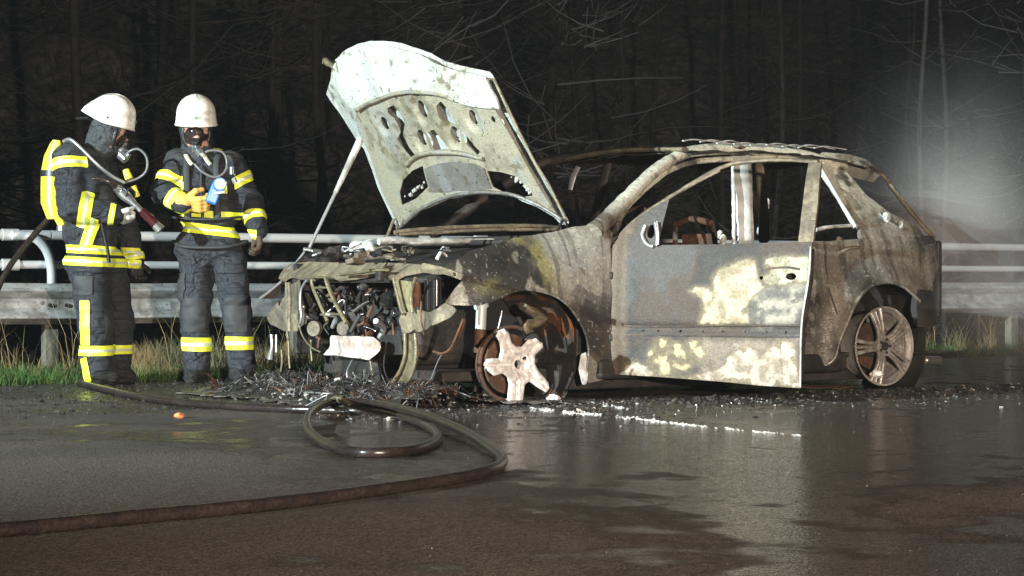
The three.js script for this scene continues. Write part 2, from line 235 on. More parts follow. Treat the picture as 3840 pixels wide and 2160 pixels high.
// ---------------------------------------------------------------- woods behind the rail
{
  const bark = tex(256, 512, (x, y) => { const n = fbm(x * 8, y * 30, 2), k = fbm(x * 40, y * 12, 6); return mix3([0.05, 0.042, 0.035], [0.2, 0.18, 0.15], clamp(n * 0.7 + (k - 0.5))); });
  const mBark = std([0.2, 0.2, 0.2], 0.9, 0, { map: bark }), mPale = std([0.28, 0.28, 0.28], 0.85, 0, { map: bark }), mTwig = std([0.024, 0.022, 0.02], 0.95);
  const twig = (p, d, len, r, out) => { const q = p.clone().addScaledVector(d, len * 0.5).add(new V3(rr(-1, 1), rr(-0.6, 0.8), rr(-1, 1)).multiplyScalar(len * 0.08)), e = p.clone().addScaledVector(d, len).add(new V3(0, rr(-0.1, 0.25) * len, 0)); out.push(bar([p, q, e], [r, r * 0.7, r * 0.3], { seg: 3, sides: 4 })); return [q, e]; };
  function makeTree(H, r, n, pale) {
    const t = new THREE.Group(), pts = []; let x = 0, z = 0;
    for (let k = 0; k <= 6; k++) { pts.push(new V3(x, H * k / 6 - 0.3, z)); x += rr(-0.14, 0.14); z += rr(-0.14, 0.14); }
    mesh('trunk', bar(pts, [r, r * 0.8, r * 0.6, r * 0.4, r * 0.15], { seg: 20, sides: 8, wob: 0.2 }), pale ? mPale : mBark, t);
    const B = [], T = [], c = new THREE.CatmullRomCurve3(pts);
    for (let k = 0; k < n; k++) {
      const u = rr(0.1, 0.97), p = c.getPointAt(u), a = rr(0, 6.28), d = new V3(Math.cos(a), rr(-0.05, 0.55), Math.sin(a)).normalize(), l = rr(0.5, 1.6) * (1.15 - u * 0.6), [q, e] = twig(p, d, l, r * 0.22, B);
      for (let m = 0; m < 3; m++) { const b = rr(0, 6.28), dd = d.clone().add(new V3(Math.cos(b), rr(-0.4, 0.5), Math.sin(b)).multiplyScalar(0.9)).normalize(); twig(m % 2 ? q : q.clone().lerp(e, rr(0.2, 1)), dd, l * rr(0.3, 0.6), r * 0.09, T); }
    }
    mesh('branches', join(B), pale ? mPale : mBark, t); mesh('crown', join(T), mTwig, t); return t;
  }
  const kinds = [makeTree(9, 0.055, 30), makeTree(10, 0.075, 34), makeTree(8, 0.04, 28), makeTree(10, 0.05, 26, true), makeTree(9, 0.08, 34)];
  const names5 = ['slender bare tree with fine twigs in the dark woods', 'straight bare tree of medium girth in the dark woods', 'bare sapling with thin stem in the dark woods', 'pale barked slender tree in the dark woods', 'stout bare tree with spreading boughs in the dark woods'];
  const spots = [];
  for (let tries = 0; tries < 4000 && spots.length < 64; tries++) { const d = rr(26, 42), x = rr(-0.29, 0.29) * d, c = toCar(new V3(x, 0, -d)); if (c.z > -6.6) continue; if (spots.some(([a, b]) => Math.hypot(a - x, b + d) < 0.75)) continue; spots.push([x, -d]); }
  for (const [px, d] of [[1005, 21.5], [1040, 22.5], [1165, 22], [700, 20], [300, 19], [3455, 25], [3545, 26.5], [1230, 24], [2950, 27]]) spots.push([(px - 1920) / F * d, -d, px > 3000 ? 3 : 0]);
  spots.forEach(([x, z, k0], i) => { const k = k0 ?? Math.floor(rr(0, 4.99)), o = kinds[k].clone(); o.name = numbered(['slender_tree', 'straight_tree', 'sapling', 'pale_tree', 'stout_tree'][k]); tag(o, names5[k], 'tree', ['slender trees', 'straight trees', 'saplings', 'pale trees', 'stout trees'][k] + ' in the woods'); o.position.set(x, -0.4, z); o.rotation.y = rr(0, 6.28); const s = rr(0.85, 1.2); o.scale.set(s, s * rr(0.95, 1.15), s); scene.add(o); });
  // wooded bank behind the trees, a dense mass of scrub
  {
    const nx = 220, ny = 70, pos = [], uv = [], ix = [];
    for (let j = 0; j <= ny; j++) for (let i = 0; i <= nx; i++) { const x = -22 + 62 * i / nx, t = j / ny, n = fbm(x * 0.8, t * 12, 3, 5), b = fbm(x * 2.6, t * 34, 6, 3); pos.push(x, -0.6 + 11 * t + 0.5 * (b - 0.5), -15 - 9 * t + 2.2 * (n - 0.5) + 1.1 * (b - 0.5)); uv.push(x / 3, t * 11 / 3); }
    for (let j = 0; j < ny; j++) for (let i = 0; i < nx; i++) { const a = j * (nx + 1) + i; ix.push(a, a + 1, a + nx + 2, a, a + nx + 2, a + nx + 1); }
    const g = new THREE.BufferGeometry(); g.setAttribute('position', new THREE.Float32BufferAttribute(pos, 3)); g.setAttribute('uv', new THREE.Float32BufferAttribute(uv, 2)); g.setIndex(ix); g.computeVertexNormals();
    const scrub = tex(768, 768, (x, y) => { const n = fbm(x * 40, y * 70, 2, 4), l = fbm(x * 9, y * 9, 5, 3), f = noise(x * 160, y * 320, 4); const k = clamp((n - 0.3) * 1.9) * (0.5 + f) * (0.5 + l); return mix3([0.025, 0.024, 0.022], [0.13, 0.125, 0.115], clamp(k)); });
    const o = along(mesh('scrub_bank', g, std(0xffffff, 1, 0, { map: scrub }), scene)); tag(o, 'dark scrub covered bank rising behind the trees', 'scrub', null, 'stuff');
  }
  // thicket: bare brushwood that reads as one mass
  const T = []; for (let k = 0; k < 26; k++) { const a = rr(0, 6.28); twig(new V3(rr(-0.4, 0.4), rr(-0.4, 0.4), rr(-0.3, 0.3)), new V3(Math.cos(a), rr(-0.35, 0.5), Math.sin(a)).normalize(), rr(0.4, 1.0), rr(0.004, 0.011), T); }
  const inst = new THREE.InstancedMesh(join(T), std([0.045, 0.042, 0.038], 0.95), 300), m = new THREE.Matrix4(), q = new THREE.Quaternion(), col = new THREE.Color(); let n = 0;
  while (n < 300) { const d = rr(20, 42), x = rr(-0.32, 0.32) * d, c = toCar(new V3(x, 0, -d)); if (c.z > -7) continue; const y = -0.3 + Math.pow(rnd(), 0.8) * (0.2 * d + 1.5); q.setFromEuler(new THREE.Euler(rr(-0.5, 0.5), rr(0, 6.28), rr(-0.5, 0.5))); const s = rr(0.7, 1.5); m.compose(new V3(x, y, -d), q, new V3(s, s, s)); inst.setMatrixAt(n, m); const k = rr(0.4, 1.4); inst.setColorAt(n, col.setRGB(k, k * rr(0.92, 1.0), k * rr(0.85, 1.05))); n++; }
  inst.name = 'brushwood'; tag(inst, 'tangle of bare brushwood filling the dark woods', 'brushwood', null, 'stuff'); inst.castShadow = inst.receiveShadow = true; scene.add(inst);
}

// ---------------------------------------------------------------- grass on the verge
{
  const clump = (n, h, lean, w) => { const pos = [], nor = [], ix = []; for (let k = 0; k < n; k++) { const a = rr(0, 6.28), b = rr(0, 6.28), L = h * rr(0.5, 1.15), l = lean * rr(0.2, 1.2) * L, ox = rr(-0.06, 0.06), oz = rr(-0.06, 0.06), cx = Math.cos(a), cz = Math.sin(a), sx = Math.cos(b) * w, sz = Math.sin(b) * w, o = pos.length / 3; for (const [t, wd] of [[0, 1], [0.45, 0.8], [0.8, 0.45], [1, 0.02]]) { const px = ox + cx * l * t * t, pz = oz + cz * l * t * t, py = L * t * (1 - 0.18 * lean * t); pos.push(px - sx * wd, py, pz - sz * wd, px + sx * wd, py, pz + sz * wd); nor.push(cx * 0.3, 0.6, 0.8, cx * 0.3, 0.6, 0.8); } for (let s = 0; s < 3; s++) { const i = o + s * 2; ix.push(i, i + 1, i + 2, i + 1, i + 3, i + 2); } } const g = new THREE.BufferGeometry(); g.setAttribute('position', new THREE.Float32BufferAttribute(pos, 3)); g.setAttribute('normal', new THREE.Float32BufferAttribute(nor, 3)); g.setIndex(ix); g.computeVertexNormals(); return g; };
  const sow = (name, label, g, color, n, place, tint) => { const im = new THREE.InstancedMesh(g, std(color, 0.85), n), m = new THREE.Matrix4(), q = new THREE.Quaternion(), c = new THREE.Color(); for (let k = 0; k < n; k++) { const [x, y, z, s] = place(); q.setFromEuler(new THREE.Euler(rr(-0.15, 0.15), rr(0, 6.28), rr(-0.15, 0.15))); m.compose(toWorld(new V3(x, y, z)), q, new V3(s, s * rr(0.7, 1.3), s)); im.setMatrixAt(k, m); const v = rr(0.6, 1.3); im.setColorAt(k, c.setRGB(v * rr(1 - tint, 1 + tint), v, v * rr(1 - tint, 1))); } im.name = name; tag(im, label, 'grass', null, 'stuff'); im.castShadow = im.receiveShadow = true; scene.add(im); };
  sow('dry_grass', 'tan dry grass tufts under the guard rail', clump(26, 0.22, 0.55, 0.0022), [0.19, 0.15, 0.075], 800, () => { const x = rnd() < 0.55 ? rr(-0.5, 1.8) : rr(-3.5, 14); return [x, -0.03, -3.45 - Math.pow(rnd(), 0.7) * 1.5, rr(0.6, 1.25)]; }, 0.25);
  sow('green_grass', 'short green grass along the edge of the verge', clump(22, 0.1, 0.7, 0.003), [0.045, 0.095, 0.02], 1500, () => { const x = rnd() < 0.5 ? rr(-2.4, 1.5) : rr(-4, 13); return [x, -0.01, -3.3 - Math.pow(rnd(), 1.4) * 1.5, rr(0.6, 1.3)]; }, 0.3);
  sow('seed_stalks', 'thin dry seed stalks standing under the guard rail', clump(5, 0.5, 0.45, 0.0012), [0.35, 0.28, 0.15], 110, () => [rr(-2.5, 13), -0.03, -3.7 - rnd() * 1.2, rr(0.7, 1.3)], 0.2);
}

// rain-laden night air
scene.fog = new THREE.FogExp2(0xd4e2ea, 0.0008);


// ---------------------------------------------------------------- the burnt-out car
const car = thing('burnt_out_car', 'burnt-out five door car with raised bonnet and ajar front door', 'car', [CAR_AT.x, 0, CAR_AT.z], TH);
const SIDE = frame(new V3(0, 0, 0), new V3(1, 0, 0), new V3(0, 1, 0));
const FRONT = frame(new V3(-0.6, 0, 0), new V3(0, 0, 1), new V3(0, 1, 0));
const DA = 63 * Math.PI / 180, DOOR = frame(new V3(0.63, 0, 0.012), new V3(Math.cos(DA), 0, Math.sin(DA)), new V3(0, 1, 0));
const bodyZ = (u, y) => {                                              // how far the near flank lies inside its widest line
  let c = -0.035 * Math.pow((y - 0.55) / 0.4, 2);
  if (y > 0.9) c -= (y - 0.9) * 0.4;
  if (u < 0.62) c -= 0.16 * sstep(0.72, 1.02, y) * sstep(0.62, 0.2, u);
  if (u < -0.1) c -= 0.3 * Math.pow(-0.1 - u, 2);
  if (u > 2.95) c -= 0.55 * Math.pow(u - 2.95, 2);
  const r = Math.hypot(u - 2.73, y - 0.27); if (u > 2) c += 0.05 * sstep(0.56, 0.42, r) * sstep(0.2, 0.3, r);
  const rf = Math.hypot(u, y - 0.24); c += 0.025 * sstep(0.52, 0.4, rf);
  return c;
};
const low = (z) => (u, y) => bodyZ(u, y) - z;
const SUV = [-0.9, 0, 4.8, 1.7];                                        // window of the flank's patina map in metres
const spots3 = (x, y, s, k, sd) => sstep(k, k + 0.12, fbm(x * s, y * s, sd, 5));
const sideTex = tex(1536, 544, (u, v) => {
  const x = SUV[0] + u * SUV[2], y = SUV[1] + v * SUV[3], wx = x + 0.25 * (noise(x * 3, y * 3, 9) - 0.5), wy = y + 0.25 * (noise(x * 3, y * 3, 17) - 0.5);
  const n1 = fbm(wx * 2.2, wy * 2.6, 1.2, 5), n2 = fbm(wx * 3.1, wy * 3.1, 4.4, 5), n3 = fbm(wx * 5.5, wy * 5.5, 7.7, 5), f = noise(x * 70, y * 70, 3), f2 = noise(x * 150, y * 150, 7), run = fbm(x * 26, y * 2.2, 6, 3);
  let c = mix3([0.045, 0.043, 0.04], [0.2, 0.19, 0.165], sstep(0.32, 0.68, n1));
  c = mix3(c, [0.165, 0.135, 0.1], 0.7 * sstep(0.5, 0.56, n2)); c = mix3(c, [0.33, 0.31, 0.26], 0.7 * sstep(0.56, 0.6, n3)); c = mix3(c, [0.03, 0.028, 0.026], 0.65 * sstep(0.42, 0.36, n3));
  const wing = sstep(1.5, 0.6, Math.hypot((x + 0.02) / 0.55, (y - 0.84) / 0.2)); c = mix3(c, [0.3, 0.275, 0.11], wing * 0.8 * sstep(0.42, 0.56, fbm(wx * 4, wy * 4, 9, 5)));                 // olive scorched primer
  c = mix3(c, [0.34, 0.34, 0.32], 0.6 * sstep(1.3, 0.5, Math.hypot((x - 0.42) / 0.3, (y - 0.8) / 0.2)) * sstep(0.46, 0.58, fbm(wx * 6, wy * 6, 12, 4)));
  if (x > 2.1 && y < 1.05) c = mix3(c, [0.3, 0.27, 0.225], 0.5 * sstep(0.38, 0.55, n2));                                                                                            // bare scoured steel at the tail
  c = mix3(c, [0.4, 0.38, 0.33], 0.45 * sstep(0.56, 0.66, run) * sstep(0.4, 0.6, n1)); c = mix3(c, [0.05, 0.04, 0.032], 0.5 * sstep(0.42, 0.34, run));
  if (y > 1.0) { const ash = sstep(0.36, 0.46, fbm(x * 6, y * 10, 15, 5)) * sstep(1.02, 1.2, y) * mix(0.35, 1, sstep(2.95, 2.5, x)); c = mix3(c, [0.76, 0.75, 0.62], ash * 0.94); c = mix3(c, [0.2, 0.16, 0.1], 0.6 * sstep(0.62, 0.68, fbm(x * 13, y * 13, 2, 4))); }
  if (f2 > 0.86) c = mix3(c, [0.03, 0.027, 0.024], 0.6); if (f > 0.9) c = mix3(c, [0.5, 0.48, 0.43], 0.4);
  const k = 0.72 + 0.34 * f + 0.22 * f2; return [c[0] * k, c[1] * k, c[2] * k];
});
const crust = tex(512, 512, (x, y) => { const n = fbm(x * 9, y * 9, 4, 5), m = noise(x * 90, y * 90, 2); return 0.35 * n + 0.3 * m + 0.35 * noise(x * 35, y * 35, 8); }, false);
const crustOf = (s) => { const t = crust.clone(); t.repeat.set(s, s); t.needsUpdate = true; return t; };
const mSide = std(0xffffff, 0.44, 0.3, { map: sideTex, bumpMap: crustOf(5), bumpScale: 0.004 });
const mottled = (a, b, c, s, sd, w = 0.5) => tex(512, 512, (x, y) => { const n = fbm(x * s, y * s, sd, 5), m = noise(x * s * 9, y * s * 9, sd + 3), p = fbm(x * s * 2.2, y * s * 2.2, sd + 9, 4); let q = mix3(a, b, sstep(0.3, 0.7, n)); q = mix3(q, c, w * sstep(0.52, 0.7, p)); const k = 0.7 + 0.6 * m; return [q[0] * k, q[1] * k, q[2] * k]; });
const tOchre = mottled([0.36, 0.31, 0.17], [0.18, 0.155, 0.095], [0.05, 0.042, 0.032], 5, 3), tTan = mottled([0.24, 0.2, 0.13], [0.12, 0.1, 0.07], [0.05, 0.045, 0.038], 7, 5), tRust = mottled([0.1, 0.048, 0.027], [0.045, 0.028, 0.02], [0.17, 0.085, 0.045], 6, 11), tSoot = mottled([0.016, 0.015, 0.014], [0.04, 0.034, 0.03], [0.009, 0.008, 0.008], 6, 17), tAsh = mottled([0.66, 0.68, 0.66], [0.42, 0.43, 0.4], [0.16, 0.15, 0.12], 5, 23, 0.6);
const withMap = (t, r, m = 0.2, more = {}) => std(0xffffff, r, m, { map: t, bumpMap: crustOf(4), bumpScale: 0.003, ...more });
const mOchre = withMap(tOchre, 0.45, 0.4), mTan = withMap(tTan, 0.65, 0.2), mRust = withMap(tRust, 0.75, 0.2), mSoot = withMap(tSoot, 0.6, 0.1), mAsh = withMap(tAsh, 0.55, 0.15), mCast = std(0xffffff, 0.38, 0.15, { map: mottled([0.86, 0.84, 0.82], [0.78, 0.75, 0.72], [0.4, 0.35, 0.3], 4, 31, 0.2) }), mWetBlack = std([0.012, 0.011, 0.011], 0.18);
const suv = (p) => [(p.x - SUV[0]) / SUV[2], (p.y - SUV[1]) / SUV[3]];
const sideSheet = (s, o = {}) => sheet(SIDE, { out: outline(SIDE, s, o.disp || bodyZ), disp: o.disp || bodyZ, uv: SUV, cell: 0.018, t: 0.006, dent: 0.012, ...o });

// --- near flank
mesh('front_wing', sideSheet('1650,1015 1683,990 1735,958 1788,932 1926,894 2064,872 2147,850 2246,839 2292,843 2287,932 2294,1021 2300,1131 2292,1297 2287,1420 2190,1440 2207,1325 2196,1253 2165,1192 2121,1137 2066,1104 1992,1087 1926,1093 1882,1115 1838,1137 1760,1147 1661,1145 1688,1105 1738,1048 1722,1030', { rag: 0.006 }), mSide, car);
mesh('arch_lip', bar(path(SIDE, '2190,1438 2208,1325 2197,1253 2166,1192 2122,1137 2067,1104 1992,1087 1926,1093 1882,1115', (u, y) => bodyZ(u, y) + 0.004), 0.008, { sides: 6, uvOf: suv }), mSide, car);
mesh('sill', block([1.5, 0.17, -0.06], [1.9, 0.12, 0.1], [0, 0, 0], 0.03), mSoot, car);
mesh('rear_quarter', sideSheet('2690,925 2800,918 3040,908 3100,905 3200,897 3300,890 3400,884 3500,884 3516,940 3517,1000 3498,1060 3500,1100 3450,1120 3425,1105 3390,1076 3340,1059 3290,1066 3240,1096 3202,1150 3182,1200 3152,1270 3132,1340 3100,1372 2690,1390'), mSide, car);
mesh('arch_lip', bar(path(SIDE, '3450,1130 3425,1105 3390,1076 3340,1059 3290,1066 3240,1096 3202,1150 3182,1200 3152,1270 3132,1340 3105,1365', (u, y) => bodyZ(u, y) + 0.006), 0.011, { sides: 6, uvOf: suv }), mSide, car);
mesh('rear_bumper', sideSheet('3445,1085 3500,1090 3512,1200 3508,1222 3440,1228 3436,1160', { t: 0.05, disp: (u, y) => bodyZ(u, y) + 0.012 }), mSoot, car);
mesh('door_handle', bar(path(SIDE, '3150,950 3185,930 3225,928', (u, y) => bodyZ(u, y) + 0.02), 0.016, { sides: 8, flat: 0.7 }), mTan, car);
mesh('door_seam', bar(path(SIDE, '3090,915 3095,1000 3110,1090 3140,1180', (u, y) => bodyZ(u, y) - 0.001), 0.006, { sides: 6 }), mSoot, car);
// --- pillars and roof
const up = (u, y) => bodyZ(u, y);
mesh('roof_rail', join([bar(path(SIDE, '2225,868 2265,835 2330,765 2440,655 2530,592 2620,565 2740,558 2900,565 3030,582 3110,605 3170,625', up), [0.06, 0.05, 0.045, 0.042, 0.042, 0.045, 0.045, 0.04, 0.035, 0.03], { sides: 12, flat: 0.8, wob: 0.25, uvOf: suv }), bar(path(SIDE, '2305,870 2345,785 2430,700 2510,640 2600,608 2720,597 2900,592 3060,602', low(0.045)), 0.018, { sides: 8, wob: 0.3, uvOf: suv })]), mSide, car);
mesh('centre_pillar', join([bar(path(SIDE, '2775,585 2780,640 2790,780 2795,930', low(0.03)), [0.075, 0.06, 0.05, 0.055], { sides: 12, flat: 0.45, wob: 0.25, uvOf: suv }), bar(path(SIDE, '2748,610 2752,760 2752,930', low(0.0)), 0.013, { sides: 6, wob: 0.5, uvOf: suv }), bar(path(SIDE, '2812,610 2815,760 2822,930', low(0.04)), 0.014, { sides: 6, wob: 0.5, uvOf: suv })]), mAsh, car);
mesh('pillar_inner', sideSheet('2835,612 2862,612 2885,905 2850,905', { disp: low(0.09), t: 0.02 }), mTan, car);
mesh('rear_pillar', sideSheet('3085,590 3165,632 3250,730 3340,800 3440,850 3470,890 3230,892 3225,845 3170,760 3110,680 3074,630', { t: 0.03, dent: 0.03 }), mSide, car);
mesh('quarter_frame', bar(path(SIDE, '3072,622 3120,705 3165,780 3208,852', low(-0.01)), 0.015, { sides: 6, wob: 0.4, uvOf: suv }), mAsh, car);
mesh('belt_rail', bar(path(SIDE, '3060,862 3120,850 3215,845', low(0.0)), 0.012, { sides: 6, wob: 0.4 }), mAsh, car);
mesh('tail_frame', bar([...path(SIDE, '3165,628 3250,640 3305,652 3350,710 3405,780 3460,845 3505,892', low(0.1))], 0.016, { sides: 8, wob: 0.3 }), mTan, car);
mesh('roof_end', sideSheet('3080,570 3180,578 3250,598 3310,648 3300,662 3160,632 3090,605', { t: 0.06, disp: low(0.03), dent: 0.03 }), mSide, car);
mesh('tail_lamp_recess', bar(path(SIDE, '3300,800 3330,830 3380,855', low(-0.005)), 0.02, { sides: 8, flat: 0.5 }), mAlu, car);
{
  const ROOF = frame(new V3(0, 1.515, 0), new V3(1, 0, 0), new V3(0, 0, -1));
  const crown = (u, v) => -0.05 * Math.pow((v - 0.93) / 0.7, 2) - 0.05 * Math.pow((u - 2.1) / 0.8, 2) - 0.02 * sstep(0.3, 0.8, fbm(u * 3, v * 3, 2));
  mesh('roof_panel', sheet(ROOF, { out: list('1.42,0.27 1.36,0.6 1.33,0.93 1.36,1.3 1.42,1.6 2.9,1.6 3.05,0.95 2.9,0.27'), holes: [ellipse([1.95, 0.85], 0.28, 0.3)], rag: 0.03, disp: crown, t: 0.006, cell: 0.025, dent: 0.05, uv: [0, 0, 1, 1] }), mSoot, car);
  mesh('roof_header', bar([[1.4, 1.46, -0.3], [1.33, 1.48, -0.9], [1.4, 1.46, -1.58]], 0.03, { flat: 0.5 }), mTan, car);
  for (const [x, a] of [[1.85, 0.02], [2.3, -0.01], [2.75, -0.04]]) mesh('roof_bow', bar([[x, 1.47 + a, -0.3], [x, 1.505 + a, -0.9], [x, 1.47 + a, -1.58]], 0.02, { flat: 0.4 }), mTan, car);
  // loose scorched strips lying along the top
  for (let k = 0; k < 9; k++) { const x = 1.35 + k * 0.13; mesh('roof_scrap', bar([[x, 1.497 + rr(0, 0.01), -0.26], [x + 0.12, 1.512 + rr(0, 0.012), -0.28], [x + rr(0.25, 0.4), 1.505, -0.3]], 0.01, { sides: 5, flat: 0.4, wob: 0.5 }), mAsh, car); }
  // far side
  const Z = -1.86, FAR = frame(new V3(0, 0, Z), new V3(1, 0, 0), new V3(0, 1, 0));
  mesh('far_roof_rail', bar([[0.5, 0.95, Z + 0.1], [0.95, 1.27, Z + 0.2], [1.35, 1.46, Z + 0.26], [2.1, 1.52, Z + 0.28], [2.8, 1.45, Z + 0.28], [3.3, 1.0, Z + 0.12]], 0.035, { sides: 8, wob: 0.3 }), mSoot, car);
  mesh('far_pillar', bar([[1.75, 0.9, Z + 0.05], [1.78, 1.5, Z + 0.27]], 0.04, { flat: 0.5 }), mSoot, car);
  mesh('far_flank', sheet(FAR, { out: list('0.55,0.2 3.3,0.2 3.35,0.93 0.5,0.93'), disp: (u, y) => 0.05 * Math.pow((y - 0.55) / 0.4, 2), cell: 0.05, t: 0.02 }), mSoot, car);
  mesh('tail_panel', block([3.36, 0.68, -0.93], [0.05, 0.5, 1.6], [0, 0, 0], 0.02), mSoot, car);
  mesh('floor_pan', block([1.85, 0.21, -0.93], [2.7, 0.03, 1.7]), mSoot, car);
  mesh('underbody', block([1.85, 0.12, -0.93], [2.9, 0.15, 1.45]), mSoot, car);
  mesh('bulkhead', block([0.5, 0.58, -0.93], [0.04, 0.72, 1.6]), mSoot, car);
  mesh('dashboard_beam', join([bar([[0.85, 0.86, -0.12], [0.85, 0.88, -0.93], [0.85, 0.86, -1.74]], 0.04), bar([[0.85, 0.86, -0.5], [1.0, 0.9, -0.5], [1.12, 0.95, -0.5]], 0.025)]), mRust, car);
  { const w = new THREE.TorusGeometry(0.17, 0.011, 8, 30); w.rotateY(Math.PI / 2); w.rotateZ(-0.45); w.translate(1.13, 0.96, -0.5); mesh('steering_wheel', w, mRust, car); }
  // visor bracket hanging by the far screen pillar
  mesh('visor_bracket', bar(path(SIDE, '2168,625 2150,660 2138,712', -1.1), [0.018, 0.022, 0.016], { flat: 0.3, straight: true }), mAlu, car);
  for (const z of [-0.5, -1.35]) {                                     // burnt-out seat frames
    const s = mesh('seat_frame', join([bar([[1.78, 0.35, z + 0.22], [1.66, 0.7, z + 0.22], [1.62, 1.02, z + 0.18]], 0.022, { flat: 0.5 }), bar([[1.78, 0.35, z - 0.22], [1.66, 0.7, z - 0.22], [1.62, 1.02, z - 0.18]], 0.022, { flat: 0.5 }), bar([[1.62, 1.02, z + 0.18], [1.61, 1.05, z], [1.62, 1.02, z - 0.18]], 0.02), bar([[1.25, 0.36, z + 0.22], [1.8, 0.33, z + 0.22]], 0.022), bar([[1.25, 0.36, z - 0.22], [1.8, 0.33, z - 0.22]], 0.022)]), mRust, car);
    for (let k = 0; k < 4; k++) mesh('seat_spring', bar([[1.7 - k * 0.025, 0.55 + k * 0.11, z + 0.2], [1.72 - k * 0.025, 0.56 + k * 0.11, z], [1.7 - k * 0.025, 0.55 + k * 0.11, z - 0.2]], 0.007, { sides: 5 }), mRust, s);
    mesh('backrest_plate', block([1.665, 0.82, z], [0.012, 0.28, 0.3], [0, 0, 0.12]), mRust, s);
  }
  mesh('rear_seat_frame', join([bar([[2.45, 0.4, -0.25], [2.6, 0.95, -0.25], [2.6, 0.95, -1.6], [2.45, 0.4, -1.6]], 0.02, { straight: true }), block([2.56, 0.68, -0.6], [0.02, 0.45, 0.5], [0, 0, 0.25]), block([2.56, 0.68, -1.25], [0.02, 0.45, 0.5], [0, 0, 0.25])]), mRust, car);
}
// bright shards of melted trim caught in the openings
for (const [x, y, z, r] of [[2858, 875, 0.5, 0.03], [2872, 762, 0.6, 0.025], [2712, 900, 0.05, 0.02], [2700, 880, 0.08, 0.016], [3325, 815, 0.02, 0.022], [3380, 842, 0.03, 0.016]]) { const p = at(SIDE, x, y, -z), g = lump(r, x, 1.6); g.translate(p.x, p.y, p.z); mesh('melted_trim', g, mAsh, car); }

